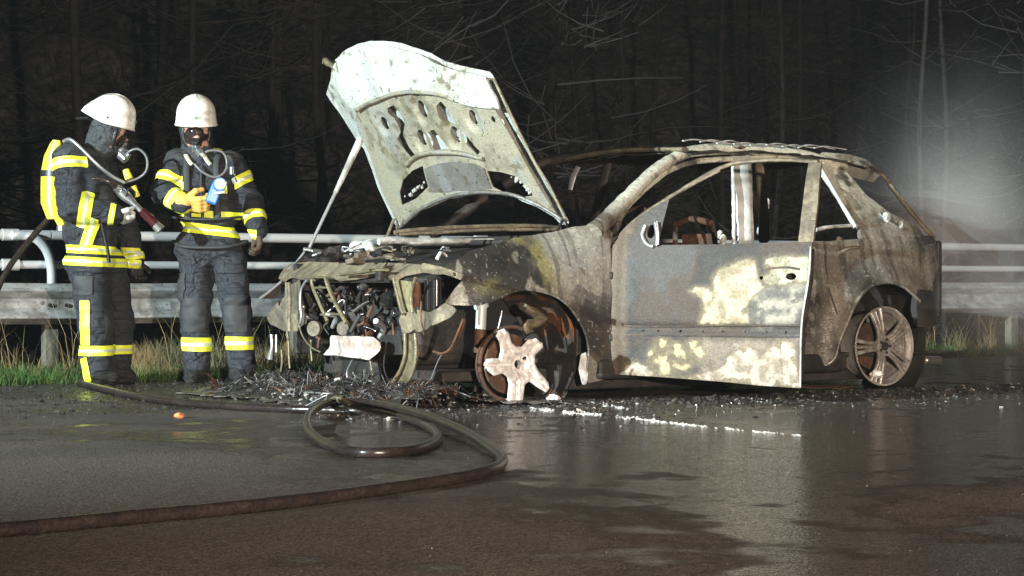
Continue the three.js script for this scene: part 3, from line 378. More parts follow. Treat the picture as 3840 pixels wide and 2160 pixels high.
// --- front door, swung open
{
  const q = (s) => list(s).map(([x, y]) => pt(DOOR, 2250 + x / 2.4147, 900 + y / 2.4147));
  const pat = { A: q('800,460 850,430 930,430 1020,430 1035,330 1080,250 1200,210 1240,170 1330,150 1420,170 1430,300 1460,360 1500,420 1350,560 1330,620 1380,700 1370,760 900,760 920,700 930,580 900,540 830,490'), B: q('1490,170 1560,130 1640,140 1700,130 1880,130 1930,200 1920,380 1700,400 1500,400 1460,340 1510,270'), C: q('1350,560 1500,420 1900,390 1840,760 1380,770'), E: q('410,1110 440,1000 490,900 560,880 620,900 700,930 800,900 900,900 930,960 950,1040 900,1100 820,1160 720,1200 600,1240 500,1240 450,1160'), G: q('200,1150 300,1110 430,1120 500,1230 700,1250 1000,1180 1100,1140 1200,1000 1330,950 1420,990 1450,1060 1500,980 1620,900 1740,910 1780,990 1800,1100 1810,1330 1200,1310 720,1270 200,1250'), H: q('940,900 1200,890 1500,900 1800,890 1800,1330 900,1290 900,1100'), K: q('1150,370 1200,320 1360,320 1360,450 1240,450') };
  const boxes = new Map(Object.values(pat).map((p) => [p, [Math.min(...p.map((k) => k[0])), Math.max(...p.map((k) => k[0])), Math.min(...p.map((k) => k[1])), Math.max(...p.map((k) => k[1]))]]));
  const dTex = tex(768, 768, (u, v) => {
    const a = u * 1.35 - 0.05, b = v * 1.3 + 0.02, wx = a + 0.035 * (fbm(a * 9, b * 9, 1, 4) - 0.5) + 0.012 * (noise(a * 60, b * 60) - 0.5), wy = b + 0.035 * (fbm(a * 9, b * 9, 7, 4) - 0.5) + 0.012 * (noise(a * 60, b * 60, 5) - 0.5);
    const n = fbm(a * 4, b * 4, 3, 5), f = noise(a * 120, b * 120, 3), m = fbm(a * 22, b * 22, 6, 4);
    let c = mix3([0.026, 0.024, 0.022], [0.056, 0.05, 0.043], n); c = mix3(c, [0.075, 0.05, 0.034], 0.6 * spots3(a, b, 3, 0.48, 5)); c = mix3(c, [0.075, 0.08, 0.083], 0.5 * spots3(a, b, 5, 0.56, 8));
    if (a < 0.13) c = mix3(c, [0.16, 0.12, 0.08], 0.6 * sstep(0.13, 0.06, a + 0.05 * (m - 0.5)));
    const lay = (p, col, e = 0.01) => { const k = boxes.get(p); if (wx < k[0] - 0.05 || wx > k[1] + 0.05 || wy < k[2] - 0.05 || wy > k[3] + 0.05) return; const d = sdPoly(p, wx, wy); const t = sstep(-e, e, d); if (t > 0) c = mix3(c, col, t); };
    const flake = (p, col) => { lay(p, mix3([0.1, 0.082, 0.055], [0.26, 0.21, 0.13], m), 0.03); const k = boxes.get(p); if (wx < k[0] || wx > k[1] || wy < k[2] || wy > k[3]) return; const d = sdPoly(p, wx, wy), t = sstep(0.0, 0.014, d - 0.03 * sstep(0.5, 0.75, fbm(a * 16, b * 16, 19, 4))); c = mix3(c, col, t * (0.7 + 0.3 * sstep(0.3, 0.6, m))); };
    lay(pat.H, mix3([0.12, 0.1, 0.078], [0.3, 0.255, 0.195], m), 0.03); lay(pat.C, mix3([0.1, 0.097, 0.083], [0.3, 0.28, 0.22], sstep(0.35, 0.65, m)), 0.04);
    flake(pat.A, mix3([0.28, 0.235, 0.14], [0.4, 0.35, 0.24], sstep(0.3, 0.6, m))); flake(pat.B, mix3([0.25, 0.235, 0.15], [0.37, 0.345, 0.25], sstep(0.3, 0.6, m)));
    flake(pat.E, mix3([0.14, 0.12, 0.075], [0.44, 0.37, 0.22], sstep(0.36, 0.6, m))); flake(pat.G, mix3([0.28, 0.235, 0.18], [0.43, 0.375, 0.3], sstep(0.3, 0.6, m))); lay(pat.K, mix3([0.24, 0.22, 0.17], [0.45, 0.4, 0.3], m), 0.02);
    const sp = noise(a * 90, b * 90, 12); if (sp > 0.87) c = mix3(c, [0.08, 0.065, 0.05], 0.45);
    const drip = noise(a * 45, b * 1.5, 17); if (drip > 0.8 && b < 0.4) c = mix3(c, [0.12, 0.09, 0.07], 0.4);
    const k = 0.8 + 0.4 * f; return [c[0] * k, c[1] * k, c[2] * k];
  }, true, THREE.ClampToEdgeWrapping);
  const DUV = [-0.05, 0.02, 1.35, 1.3];
  const curve = (a, b) => 0.02 - 0.05 * Math.pow((b - 0.5) / 0.4, 2) - 0.012 * sstep(0.03, 0.01, Math.abs(b - 0.405)) + 0.012 * (fbm(a * 4, b * 4, 5, 3) - 0.5) - 0.02 * sstep(0.07, 0.0, a);
  const mDoor = std(0xffffff, 0.62, 0.15, { map: dTex, bumpMap: crustOf(6), bumpScale: 0.0035 });
  const D = (s) => outline(DOOR, s, curve), dp = (s, z) => path(DOOR, s, (a, b) => curve(a, b) + z);
  const handle = ellipse(pt(DOOR, 2966, 1037, curve), 0.032, 0.019), lock = ellipse(pt(DOOR, 2855, 1042, curve), 0.012, 0.012);
  const holesRow = list('2412,1239 2470,1241 2552,1241 2635,1241 2712,1242 2797,1242 2878,1244 2948,1245').map(([x, y]) => ellipse(pt(DOOR, x, y, curve), 0.009, 0.008, 0, 8));
  const door = mesh('front_door', sheet(DOOR, { out: D('2287,937 2330,872 2371,834 2440,786 2511,742 2467,919 2700,916 3045,906 3044,935 3036,1040 3016,1160 3007,1260 3004,1456 2850,1446 2700,1431 2450,1412 2300,1403 2291,1300 2297,1100'), holes: [handle, lock, ...holesRow, ellipse(pt(DOOR, 2442, 868, curve), 0.026, 0.04)], disp: curve, cell: 0.0125, t: 0.006, uv: DUV }), mDoor, car); door.userData.label = 'front door with pale ash patches on scorched metal';
  mesh('inner_panel', sheet(DOOR, { out: D('2310,945 2480,930 3030,920 3025,1050 2995,1260 2990,1440 2700,1418 2310,1390'), disp: (a, b) => curve(a, b) - 0.09, cell: 0.04, t: 0.01 }), mSoot, door);
  mesh('window_frame', join([bar(dp('2300,925 2345,862 2420,797 2500,748 2600,685 2690,635 2760,612 2860,602 2960,600 3068,606', -0.05), 0.017, { sides: 8, flat: 0.7, wob: 0.3 }), bar(dp('2500,745 2560,712 2640,668 2700,638', -0.05), 0.012, { sides: 6 })]), mTan, door);
  mesh('window_post', sheet(DOOR, { out: D('3030,608 3078,608 3064,760 3046,912 2990,914 3008,760'), disp: (a, b) => curve(a, b) - 0.01, cell: 0.012, t: 0.02, dent: 0.02, uv: [0, 0, 1, 1] }), mTan, door);
  mesh('mirror_mount', join([bar(dp('2420,845 2408,880 2425,915 2450,925', 0.012), 0.012, { sides: 8 }), bar(dp('2455,835 2462,880 2460,922', 0.02), 0.012, { sides: 8, flat: 0.5 }), bar(dp('2464,830 2470,880 2468,918', 0.022), 0.006, { sides: 6 })]), mAlu, door);
  mesh('moulding_upper_edge', bar(dp('2340,1222 2500,1224 2700,1222 2900,1221 3008,1220', -0.002), 0.006, { sides: 6 }), mDoor, door);
  mesh('moulding_lower_edge', bar(dp('2350,1256 2500,1258 2700,1261 2900,1263 3006,1264', -0.002), 0.005, { sides: 6 }), mDoor, door);
  mesh('handle_recess', bar(dp('2870,1010 2910,1004 2960,1003 3000,1010', -0.002), 0.007, { sides: 6 }), mDoor, door);
  mesh('edge_flange', bar(dp('3040,925 3033,1040 3013,1160 3004,1260 3001,1450', 0.002), 0.006, { sides: 6 }), mAsh, door);
  for (const y of [0.35, 0.7]) mesh('hinge', block([0.635, y, -0.01], [0.03, 0.045, 0.03]), mSoot, door);
}

// --- bonnet, raised
{
  const nb = new V3(0.415, 0.99, -0.12), fb = new V3(0.224, 1.01, -1.72), nt = new V3(-0.046, 1.833, -0.2), ft = new V3(-0.27, 1.98, -1.68), mid = nb.clone().add(fb).multiplyScalar(0.5), midT = nt.add(ft).multiplyScalar(0.5);
  const ex = nb.clone().sub(fb).normalize(), ey = midT.sub(mid); ey.addScaledVector(ex, -ey.dot(ex)); const HOOD = frame(mid, ex, ey);
  const Z = (x, y) => [1150 + x / 2.415, 100 + y / 2.415];
  const z = (s) => list(s).map(([x, y]) => Z(x, y).map((k) => k.toFixed(1)).join(',')).join(' ');
  const dome = (a, b) => -0.05 * Math.pow(a / 0.75, 2) - 0.06 * Math.pow(Math.max(0, b - 0.75) / 0.35, 2) + 0.02 * (fbm(a * 3, b * 3, 4, 3) - 0.5);
  const O = '1247,236 1287,193 1336,166 1382,154 1440,152 1502,160 1564,181 1618,201 1668,230 1730,247 1788,259 1837,268 1850,286 1916,431 1999,597 2061,700 2110,790 2135,838 2105,845 2080,815 2012,775 1923,740 1860,731 1789,730 1684,746 1580,792 1510,852 1488,856 1462,800 1415,700 1365,560 1332,518 1290,450 1222,352 1240,298';
  const hTex = (pale, stain, sd) => tex(640, 640, (u, v) => { const a = u * 2 - 1, b = v * 1.4 - 0.1, n = 0.6 * fbm(a * 5, b * 5, sd, 6) + 0.4 * fbm(a * 22, b * 22, sd + 1, 3), m = fbm(a * 17, b * 17, sd + 4, 5), f = noise(a * 130, b * 130, sd), s = fbm(a * 7 + 0.8 * b, b * 3, sd + 8, 4); let c = mix3(pale, stain, sstep(0.44, 0.7, n) * 0.6); c = mix3(c, [0.27, 0.29, 0.295], 0.5 * sstep(0.55, 0.7, s)); c = mix3(c, [0.12, 0.1, 0.055], 0.75 * sstep(0.61, 0.7, m) * sstep(0.46, 0.6, n)); c = mix3(c, [0.06, 0.052, 0.035], 0.8 * sstep(0.86, 0.92, noise(a * 60, b * 75, sd + 3)) * sstep(0.42, 0.55, fbm(a * 6, b * 6, sd + 6, 3))); const k = 0.85 + 0.25 * f; return [c[0] * k, c[1] * k, c[2] * k]; });
  const mSkin = std(0xffffff, 0.5, 0.1, { map: hTex([0.5, 0.52, 0.49], [0.29, 0.285, 0.2], 2), bumpMap: crustOf(6), bumpScale: 0.004 }), mPanel = std(0xffffff, 0.55, 0.15, { map: hTex([0.3, 0.285, 0.21], [0.11, 0.1, 0.062], 14), bumpMap: crustOf(6), bumpScale: 0.004 }), mPlate = std(0xffffff, 0.42, 0.35, { map: hTex([0.2, 0.195, 0.18], [0.1, 0.094, 0.08], 27), bumpMap: crustOf(4), bumpScale: 0.003 });
  const UV = [-1, -0.1, 2, 1.4], skinD = (a, b) => dome(a, b) - 0.065, innerD = (a, b) => dome(a, b) - 0.006;
  const win = ['1498,722 1512,675 1545,640 1585,622 1606,700 1560,745 1506,770', '1826,641 1880,645 1930,660 1975,700 2000,733 1938,745 1848,702'];
  const slots = [z('730,740 780,712 850,790 892,870 872,980 930,1100 985,1160 940,1185 870,1100 818,1020 850,960 830,900 790,830 735,790'), z('1172,720 1215,678 1290,760 1365,900 1270,882 1200,830'), z('1335,915 1420,965 1500,1050 1572,1130 1545,1165 1470,1090 1400,1010'), z('1085,965 1150,930 1290,1110 1150,1118')];
  const rounds = [[690, 885, 40, 46], [1030, 755, 40, 58], [1490, 830, 33, 50], [1025, 1015, 42, 56], [1330, 985, 42, 56], [1690, 840, 16, 22], [1605, 870, 9, 12], [1830, 870, 12, 22]].map(([x, y, rx, ry]) => ({ c: pt(HOOD, ...Z(x, y), innerD), rx: rx / 2.415 / 440, ry: ry / 2.415 / 440 }));
  const big = outline(HOOD, O, skinD);
  const hood = mesh('bonnet', sheet(HOOD, { out: big, holes: win.map((w) => outline(HOOD, w, skinD)), disp: skinD, cell: 0.016, t: 0.005, uv: UV, rag: 0.004 }), mSkin, car); hood.userData.label = 'raised bonnet with ash white underside';
  mesh('inner_panel', sheet(HOOD, { out: outline(HOOD, z('440,770 520,715 600,682 800,612 1000,600 1200,622 1350,682 1500,720 1700,750 1790,900 1920,1120') + ' 2020,700 2085,800 2118,838 2080,806 2012,768 1923,734 1860,725 1789,724 1684,740 1580,786 1505,846 1480,815 1430,715 1385,580 1345,500', innerD), holes: [...win.map((w) => outline(HOOD, w, innerD)), ...slots.map((w) => outline(HOOD, w, innerD)), ...rounds.map((r) => ellipse(r.c, r.rx, r.ry))], disp: (a, b) => { let d = innerD(a, b); for (const r of rounds.slice(0, 5)) { const q = Math.hypot((a - r.c[0]) / r.rx, (b - r.c[1]) / r.ry); d -= 0.018 * sstep(2.3, 1.2, q); } return d; }, cell: 0.0095, t: 0.004, uv: UV, rag: 0.003 }), mPanel, hood);
  mesh('front_flange', sheet(HOOD, { out: outline(HOOD, '1258,240 1292,202 1340,176 1384,165 1440,163 1500,171 1560,191 1612,212 1660,240 1725,258 1785,270 1828,278 1842,310 ' + z('1740,640 1770,735 1600,722 1420,690 1330,640 1200,600 1000,578 800,592 600,665 470,745 380,700 300,560 260,480'), innerD), disp: (a, b) => innerD(a, b) + 0.022 + 0.012 * (fbm(a * 6, b * 6, 9, 3) - 0.5), cell: 0.014, t: 0.012, uv: UV, rag: 0.008 }), mSkin, hood);
  const hp = (s, d) => path(HOOD, s, (a, b) => innerD(a, b) + d);
  mesh('front_ridge', bar(hp(z('450,760 520,712 600,678 800,606 1000,592 1200,614 1340,665'), 0.02), 0.013, { sides: 8, wob: 0.4 }), mPanel, hood);
  mesh('centre_ridge', bar(hp(z('900,1270 940,1215 1010,1170 1100,1145 1250,1140 1400,1150 1600,1200'), 0.012), [0.012, 0.02, 0.022, 0.022, 0.018], { sides: 10, flat: 0.7 }), mPanel, hood);
  mesh('centre_plate', sheet(HOOD, { out: outline(HOOD, '1592,632 1640,612 1700,606 1780,612 1818,630 1846,705 1790,712 1700,716 1618,722', innerD), disp: (a, b) => innerD(a, b) + 0.006, cell: 0.015, t: 0.006, uv: UV, dent: 0.015 }), mPlate, hood);
  mesh('rear_lip', bar(hp('1492,858 1520,835 1580,783 1684,737 1789,721 1860,722 1923,731 2012,766 2084,808 2125,842', 0.008), 0.011, { sides: 8, wob: 0.3 }), mPlate, hood);
  mesh('edge_fold', bar(hp('1852,296 1916,431 1999,597 2061,700 2118,815', 0.006), 0.014, { sides: 8, wob: 0.5, flat: 0.7 }), mPanel, hood);
  mesh('latch_remnant', bar(hp('1262,262 1240,245 1218,226 1212,236', 0.01), [0.014, 0.02, 0.022, 0.01], { sides: 7, wob: 0.8 }), mOchre, hood);
  mesh('hinge', join([bar([at(HOOD, 2112, 822, 0), at(SIDE, 2088, 868, -0.2)], 0.01, { flat: 0.5 }), bar([at(HOOD, 2120, 825, 0), at(SIDE, 2132, 866, -0.2)], 0.008, { flat: 0.5 })]), mSoot, hood);
  mesh('hinge', join([bar([at(HOOD, 1478, 820, 0), at(SIDE, 1450, 890, -1.66)], 0.01, { flat: 0.5 }), bar([at(HOOD, 1488, 835, 0), at(SIDE, 1490, 885, -1.66)], 0.008, { flat: 0.5 })]), mTan, hood);
  for (let k = 0; k < 26; k++) { const w = k % 2 ? [[1500, 755], [1540, 725], [1590, 690]] : [[1905, 650], [1955, 690], [1990, 722]]; const i = Math.floor(rr(0, 2)), t = rnd(), p = at(HOOD, mix(w[i][0], w[i + 1][0], t), mix(w[i][1], w[i + 1][1], t) + rr(-8, 8), innerD), g = lump(rr(0.004, 0.012), k, 1.2, 1); g.translate(p.x, p.y, p.z); mesh('melted_drop', g, mAsh, hood); }
  // support strut on the far side
  const a = at(HOOD, 1352, 522, innerD), b = at(SIDE, 1160, 930, -1.78);
  const st = mesh('bonnet_strut', bar([a.clone().lerp(b, 0.45), b], 0.011, { sides: 10 }), mAlu, car);
  mesh('strut_tube', bar([a, a.clone().lerp(b, 0.3), a.clone().lerp(b, 0.5)], [0.024, 0.02, 0.014], { sides: 10 }), mAsh, st);
  mesh('strut_foot', bar([at(SIDE, 1138, 934, -1.78), at(SIDE, 1170, 940, -1.76), at(SIDE, 1205, 955, -1.7)], [0.02, 0.016, 0.008], { flat: 0.6 }), mAlu, st);
}

// --- wheels
{
  const WH = frame(new V3(0, 0, 0.015), new V3(Math.cos(0.1), 0, -Math.sin(0.1)), new V3(0, 1, 0));
  const w5 = (s) => outline(WH, list(s).map(([x, y]) => `${1650 + x / 1.811},${800 + y / 1.811}`).join(' '), 0);
  const C = pt(WH, 1650 + 530 / 1.811, 800 + 1025 / 1.811);
  const hol = [[530, 1025, 0.024], [500, 960, 0.011], [570, 985, 0.011], [590, 1065, 0.011], [530, 1095, 0.011], [470, 1025, 0.011]].map(([x, y, r]) => ellipse(pt(WH, 1650 + x / 1.811, 800 + y / 1.811), r, r * 1.05, 0, 14));
  const star = w5('363,832 380,800 420,783 452,810 482,880 512,905 550,905 590,858 640,848 682,880 687,912 640,962 640,1020 662,1072 722,1150 728,1202 700,1214 650,1182 600,1142 572,1162 557,1230 542,1292 500,1304 438,1282 445,1230 460,1160 450,1112 420,1087 350,1103 310,1072 288,1030 298,988 350,983 390,985 402,930 390,880');
  const mid = (a, b) => { let s = 1; for (let k = 0; k < 5; k++) { const t = [[400, 800], [660, 880], [710, 1190], [495, 1290], [300, 1030]][k], e = pt(WH, 1650 + t[0] / 1.811, 800 + t[1] / 1.811), dx = e[0] - C[0], dy = e[1] - C[1], l = Math.hypot(dx, dy), along = ((a - C[0]) * dx + (b - C[1]) * dy) / l, across = Math.abs((a - C[0]) * dy - (b - C[1]) * dx) / l; if (along > 0) s = Math.min(s, across / 0.035); } return s; };
  const wheel = mesh('front_wheel', sheet(WH, { out: star, holes: hol, cell: 0.004, t: 0.03, rag: 0, disp: (a, b) => { const r = Math.hypot(a - C[0], b - C[1]), d = clamp(sdPoly(star, a, b) / 0.02); return 0.02 * Math.pow(clamp(r / 0.2), 2) - 0.015 * sstep(0.07, 0.04, r) + 0.012 * d * (2 - d) - 0.011 * sstep(0.3, 0.16, mid(a, b)) * sstep(0.07, 0.1, r); }, uv: [0, 0, 0.6, 0.6] }), mCast, car); wheel.userData.label = 'pale melted five spoke front wheel without its rim';
  const disc = (r, d, z, m, n) => { const g = new THREE.CylinderGeometry(r, r, d, 40, 1); g.rotateX(Math.PI / 2); g.rotateY(0.1); g.translate(C[0], C[1], 0); const p = at3(WH, 0, 0, z); g.translate(p.x, 0, p.z); return mesh(n, boxUV(g), m, wheel); };
  disc(0.165, 0.022, -0.085, mRust, 'brake_disc'); disc(0.07, 0.08, -0.1, mSoot, 'hub');
  { const g = new THREE.TorusGeometry(0.205, 0.012, 8, 40, 3.6); g.rotateZ(1.2); g.translate(C[0] - 0.02, C[1], -0.02); mesh('rim_remnant', g, mRust, wheel); const g2 = new THREE.TorusGeometry(0.19, 0.008, 8, 40, 3.0); g2.rotateZ(1.6); g2.translate(C[0] - 0.03, C[1], -0.06); mesh('rim_remnant', g2, mRust, wheel); }
  mesh('brake_caliper', block([0.13, 0.31, -0.05], [0.1, 0.14, 0.08], [0, 0, 0.5], 0.03), mSoot, wheel);
  // rear wheel: whole rim and five spokes, tyre burnt off
  const RC = [2.73, 0.262], R = 0.25, RW = frame(new V3(0, 0, 0), new V3(1, 0, 0), new V3(0, 1, 0));
  const ringPts = list('0.200,-0.17 0.205,-0.1 0.222,-0.06 0.228,0.0 0.246,0.006 0.25,0.012 0.246,0.018 0.238,0.016 0.232,0.006 0.215,-0.02').map(([r, z]) => new THREE.Vector2(r, z));
  const rimG = new THREE.LatheGeometry(ringPts, 64); rimG.rotateX(Math.PI / 2); rimG.translate(RC[0], RC[1], 0);
  const mRim = withMap(mottled([0.58, 0.55, 0.51], [0.36, 0.33, 0.29], [0.2, 0.17, 0.14], 6, 41, 0.4), 0.35, 0.45);
  const rear = mesh('rear_wheel', rimG, mRim, car);
  for (let k = 0; k < 5; k++) {
    const a = k * Math.PI * 2 / 5 + 0.32 + Math.PI / 2, c = Math.cos(a), s = Math.sin(a), P = (r, w, z) => new V3(RC[0] + c * r - s * w, RC[1] + s * r + c * w, z);
    mesh('spoke', join([bar([P(0.05, 0.022, 0.0), P(0.12, 0.022, 0.014), P(0.235, 0.04, 0.008)], 0.016, { sides: 8, flat: 0.8 }), bar([P(0.05, -0.022, 0.0), P(0.12, -0.022, 0.014), P(0.235, -0.04, 0.008)], 0.016, { sides: 8, flat: 0.8 }), bar([P(0.05, 0, -0.012), P(0.14, 0, 0), P(0.23, 0, -0.008)], 0.026, { sides: 8, flat: 0.4 })]), mRim, rear);
  }
  const cyl = (r, d, z, m, n) => { const g = new THREE.CylinderGeometry(r, r, d, 32); g.rotateX(Math.PI / 2); g.translate(RC[0], RC[1], z); mesh(n, boxUV(g), m, rear); };
  cyl(0.06, 0.03, 0, mRim, 'hub'); cyl(0.15, 0.02, -0.1, mRust, 'brake_disc'); cyl(0.028, 0.02, 0.012, mSoot, 'hub_bore');
  for (let k = 0; k < 5; k++) { const g = new THREE.CylinderGeometry(0.009, 0.009, 0.012, 8); g.rotateX(Math.PI / 2); g.translate(RC[0] + 0.042 * Math.cos(k * 1.257), RC[1] + 0.042 * Math.sin(k * 1.257), 0.018); mesh('wheel_nut', g, mSoot, rear); }
  { const g = lump(0.04, 5, 0.7); g.translate(2.66, 0.09, 0.02); mesh('melted_lump', g, mCast, rear); }
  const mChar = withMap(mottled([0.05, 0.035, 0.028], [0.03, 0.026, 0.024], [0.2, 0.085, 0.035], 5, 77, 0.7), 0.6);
  // arch liners
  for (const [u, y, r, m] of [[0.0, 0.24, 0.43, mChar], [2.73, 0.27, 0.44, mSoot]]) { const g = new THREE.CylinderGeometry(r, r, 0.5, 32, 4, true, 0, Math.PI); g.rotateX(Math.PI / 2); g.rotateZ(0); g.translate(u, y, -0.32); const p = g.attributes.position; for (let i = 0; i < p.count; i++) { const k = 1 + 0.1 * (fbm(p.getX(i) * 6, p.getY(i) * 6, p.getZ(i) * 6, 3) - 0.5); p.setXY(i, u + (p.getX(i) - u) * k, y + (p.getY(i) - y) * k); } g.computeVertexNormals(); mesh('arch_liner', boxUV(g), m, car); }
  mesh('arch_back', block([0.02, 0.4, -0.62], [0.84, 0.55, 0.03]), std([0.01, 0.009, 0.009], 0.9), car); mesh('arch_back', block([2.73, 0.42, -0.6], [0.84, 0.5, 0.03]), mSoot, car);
  for (const z of [-1.72]) for (const u of [0, 2.73]) { const g = new THREE.CylinderGeometry(0.25, 0.25, 0.2, 32); g.rotateX(Math.PI / 2); g.translate(u, 0.25, z); mesh('far_wheel', boxUV(g), mSoot, car); }
  // suspension in the front arch 
  mesh('damper', join([bar(path(SIDE, '1806,1150 1802,1235', -0.22), 0.03, { sides: 12 }), bar(path(SIDE, '1803,1138 1806,1155', -0.22), 0.042, { sides: 12 })]), std([0.5, 0.56, 0.55], 0.45, 0.2), car);
  mesh('damper_foot', bar(path(SIDE, '1801,1235 1795,1330', -0.22), [0.034, 0.034, 0.028], { sides: 12 }), mRust, car);
  mesh('damper_rod', bar(path(SIDE, '1795,1330 1790,1400 1780,1470', -0.22), 0.014, { sides: 8 }), mSoot, car);
  mesh('control_arm', bar(path(SIDE, '1960,1150 2000,1172 2040,1195', -0.25), [0.05, 0.06, 0.035], { sides: 8, flat: 0.5, wob: 0.5 }), mTan, car);
  mesh('control_arm', bar(path(SIDE, '2035,1200 2000,1215 1965,1215 1985,1250', -0.22), [0.02, 0.03, 0.03, 0.03], { sides: 8, wob: 0.4 }), mOchre, car);
  mesh('brake_pipe', bar(path(SIDE, '1882,1165 1876,1200 1866,1240', -0.06), 0.005, { sides: 5 }), mAlu, car);
  mesh('liner_flake', sheet(SIDE, { out: outline(SIDE, '2105,1140 2160,1200 2190,1260 2180,1300 2150,1285 2118,1240', -0.1), disp: (a, b) => -0.1 - 0.3 * (a - 0.3), cell: 0.02, rag: 0.01, t: 0.004 }), withMap(mottled([0.36, 0.16, 0.06], [0.16, 0.07, 0.03], [0.5, 0.26, 0.1], 7, 61), 0.75), car);
  mesh('liner_edge', sheet(SIDE, { out: outline(SIDE, '2178,1330 2198,1320 2206,1400 2200,1440 2185,1442 2170,1380', -0.02), disp: () => -0.02, cell: 0.01, rag: 0.004, t: 0.004 }), mAsh, car);
  // exhaust tail pipe
  mesh('exhaust_pipe', join([bar(path(SIDE, '3420,1345 3470,1352', -0.35), 0.02), bar(path(SIDE, '3468,1352 3522,1352', -0.35), 0.03, { sides: 16 })]), std([0.75, 0.73, 0.68], 0.25, 0.9), car);
  mesh('tow_bracket', bar(path(SIDE, '3405,1330 3425,1360 3445,1340', -0.3), 0.015), mRust, car);
}

// --- front end, bare of bumper, lamps and grille
{
  const fs = (s, o = {}) => { const d = o.disp ?? (() => o.z ?? 0); return sheet(FRONT, { out: outline(FRONT, s, d), disp: d, cell: 0.014, t: 0.01, rag: 0.004, dent: 0.02, ...o }); };
  const fp = (s, z = 0) => path(FRONT, s, z), Zf = (x, y) => [1000 + x / 2.8975, 1050 + y / 2.8975], zf = (s) => list(s).map(([x, y]) => Zf(x, y).map((k) => k.toFixed(1)).join(',')).join(' ');
  const slam = mesh('radiator_crossmember', fs('1045,1044 1066,1005 1087,988 1165,981 1323,986 1467,986 1571,990 1654,1006 1728,1031 1674,1021 1579,1012 1509,1025 1476,1046 1440,1034 1405,1027 1273,1046 1215,1029 1169,1046 1116,1037 1082,1033 1062,1050', { disp: (a, b) => -0.02 - 0.15 * sstep(0.66, 0.8, b), t: 0.02 }), mTan, car);
  mesh('cross_flange', bar(fp('1280,1030 1340,1024 1405,1014 1450,1012', 0.012), 0.018, { sides: 8, flat: 0.5, wob: 0.3 }), mOchre, slam);
  mesh('latch', block(fp('1425,1035', 0.0)[0], [0.04, 0.06, 0.05]), mSoot, slam);
  // near end of the crossmember folding into the wing
  mesh('headlamp_carrier', fs('1585,985 1650,1000 1735,1028 1728,1050 1690,1036 1640,1022 1580,1012', { disp: (a, b) => -0.1, z: -0.1 }), mTan, car);
  // ladder shaped lamp bracket
  const lad = mesh('ladder_bracket', bar(fp('1168,1050 1172,1075 1195,1130 1228,1205', 0.0), 0.014, { sides: 6, flat: 0.7 }), mOchre, car); mesh('bracket_rail', bar(fp('1222,1042 1232,1075 1258,1135 1300,1212', 0.0), 0.017, { sides: 6, flat: 0.7 }), mOchre, lad);
  for (const s of ['1175,1080 1235,1078', '1205,1180 1275,1178', '1160,1040 1225,1040']) mesh('rung', bar(fp(s, 0.0), 0.011, { sides: 6, flat: 0.7 }), mOchre, lad);
  mesh('wire_hoop', bar(fp('1148,1052 1130,1085 1126,1135 1130,1190 1120,1225', 0.01), 0.008, { sides: 6 }), mAlu, car);
  mesh('far_apron', fs('1068,1058 1122,1048 1128,1060 1130,1110 1150,1195 1146,1215 1112,1243 1075,1245 1010,1215 1000,1190 1040,1140 1068,1112', { disp: (a, b) => -0.06 + 0.04 * Math.cos(a * 9), t: 0.006, dent: 0.05 }), mTan, car);
  mesh('far_apron_rib', bar(fp('1082,1060 1085,1130 1084,1240', 0.0), 0.018, { sides: 7, flat: 0.6, wob: 0.4 }), mTan, car);
  mesh('inner_wing_web', fs('1150,1105 1260,1100 1265,1135 1200,1130 1165,1160', { z: -0.25 }), mTan, car);
  mesh('far_wing_flap', sheet(SIDE, { out: outline(SIDE, '972,1122 1075,1042 1066,1100 1040,1120', -1.84), disp: () => -1.84, cell: 0.02, t: 0.006 }), mSoot, car);
  mesh('far_wing_edge', bar(path(SIDE, '972,1122 1020,1085 1065,1045 1082,1010 1110,985 1142,945', -1.83), 0.008, { sides: 6 }), mAlu, car);
  mesh('far_wing', sheet(SIDE, { out: outline(SIDE, '1070,1050 1100,990 1150,950 1240,925 1380,900 1480,875 1560,870 1560,960 1300,1060', -1.83), disp: (a, b) => -1.83 + 0.06 * fbm(a * 4, b * 4, 3), cell: 0.03, t: 0.006, dent: 0.04 }), mSoot, car);
  // uprights at the near side
  mesh('upright', join([bar(fp('1475,1045 1484,1085 1500,1150 1512,1178', 0.02), 0.012, { sides: 6, flat: 0.6 }), bar(fp('1560,1040 1545,1085 1542,1130 1548,1172', 0.02), 0.011, { sides: 6, flat: 0.7 }), fs('1478,1050 1545,1055 1540,1120 1545,1180 1512,1185 1495,1120', { z: -0.02, t: 0.006 })]), mOchre, car);
  mesh('gusset', fs('1486,1205 1500,1180 1560,1160 1600,1172 1640,1158 1668,1132 1700,1146 1712,1165 1690,1190 1640,1218 1600,1236 1562,1246 1548,1236 1530,1250 1502,1250', { disp: (a, b) => 0.02 + 0.03 * Math.sin(a * 12), dent: 0.05, rag: 0.008 }), mTan, car);
  mesh('lower_channel', join([fs('1512,1254 1560,1254 1563,1335 1552,1400 1526,1452 1452,1452 1492,1392 1512,1335', { z: 0.0, t: 0.006 }), bar(fp('1518,1250 1519,1300 1516,1345 1500,1390 1462,1448', 0.018), 0.01, { sides: 7 }), bar(fp('1556,1250 1560,1300 1558,1350 1548,1395 1522,1448', 0.018), 0.01, { sides: 7 })]), mOchre, car);
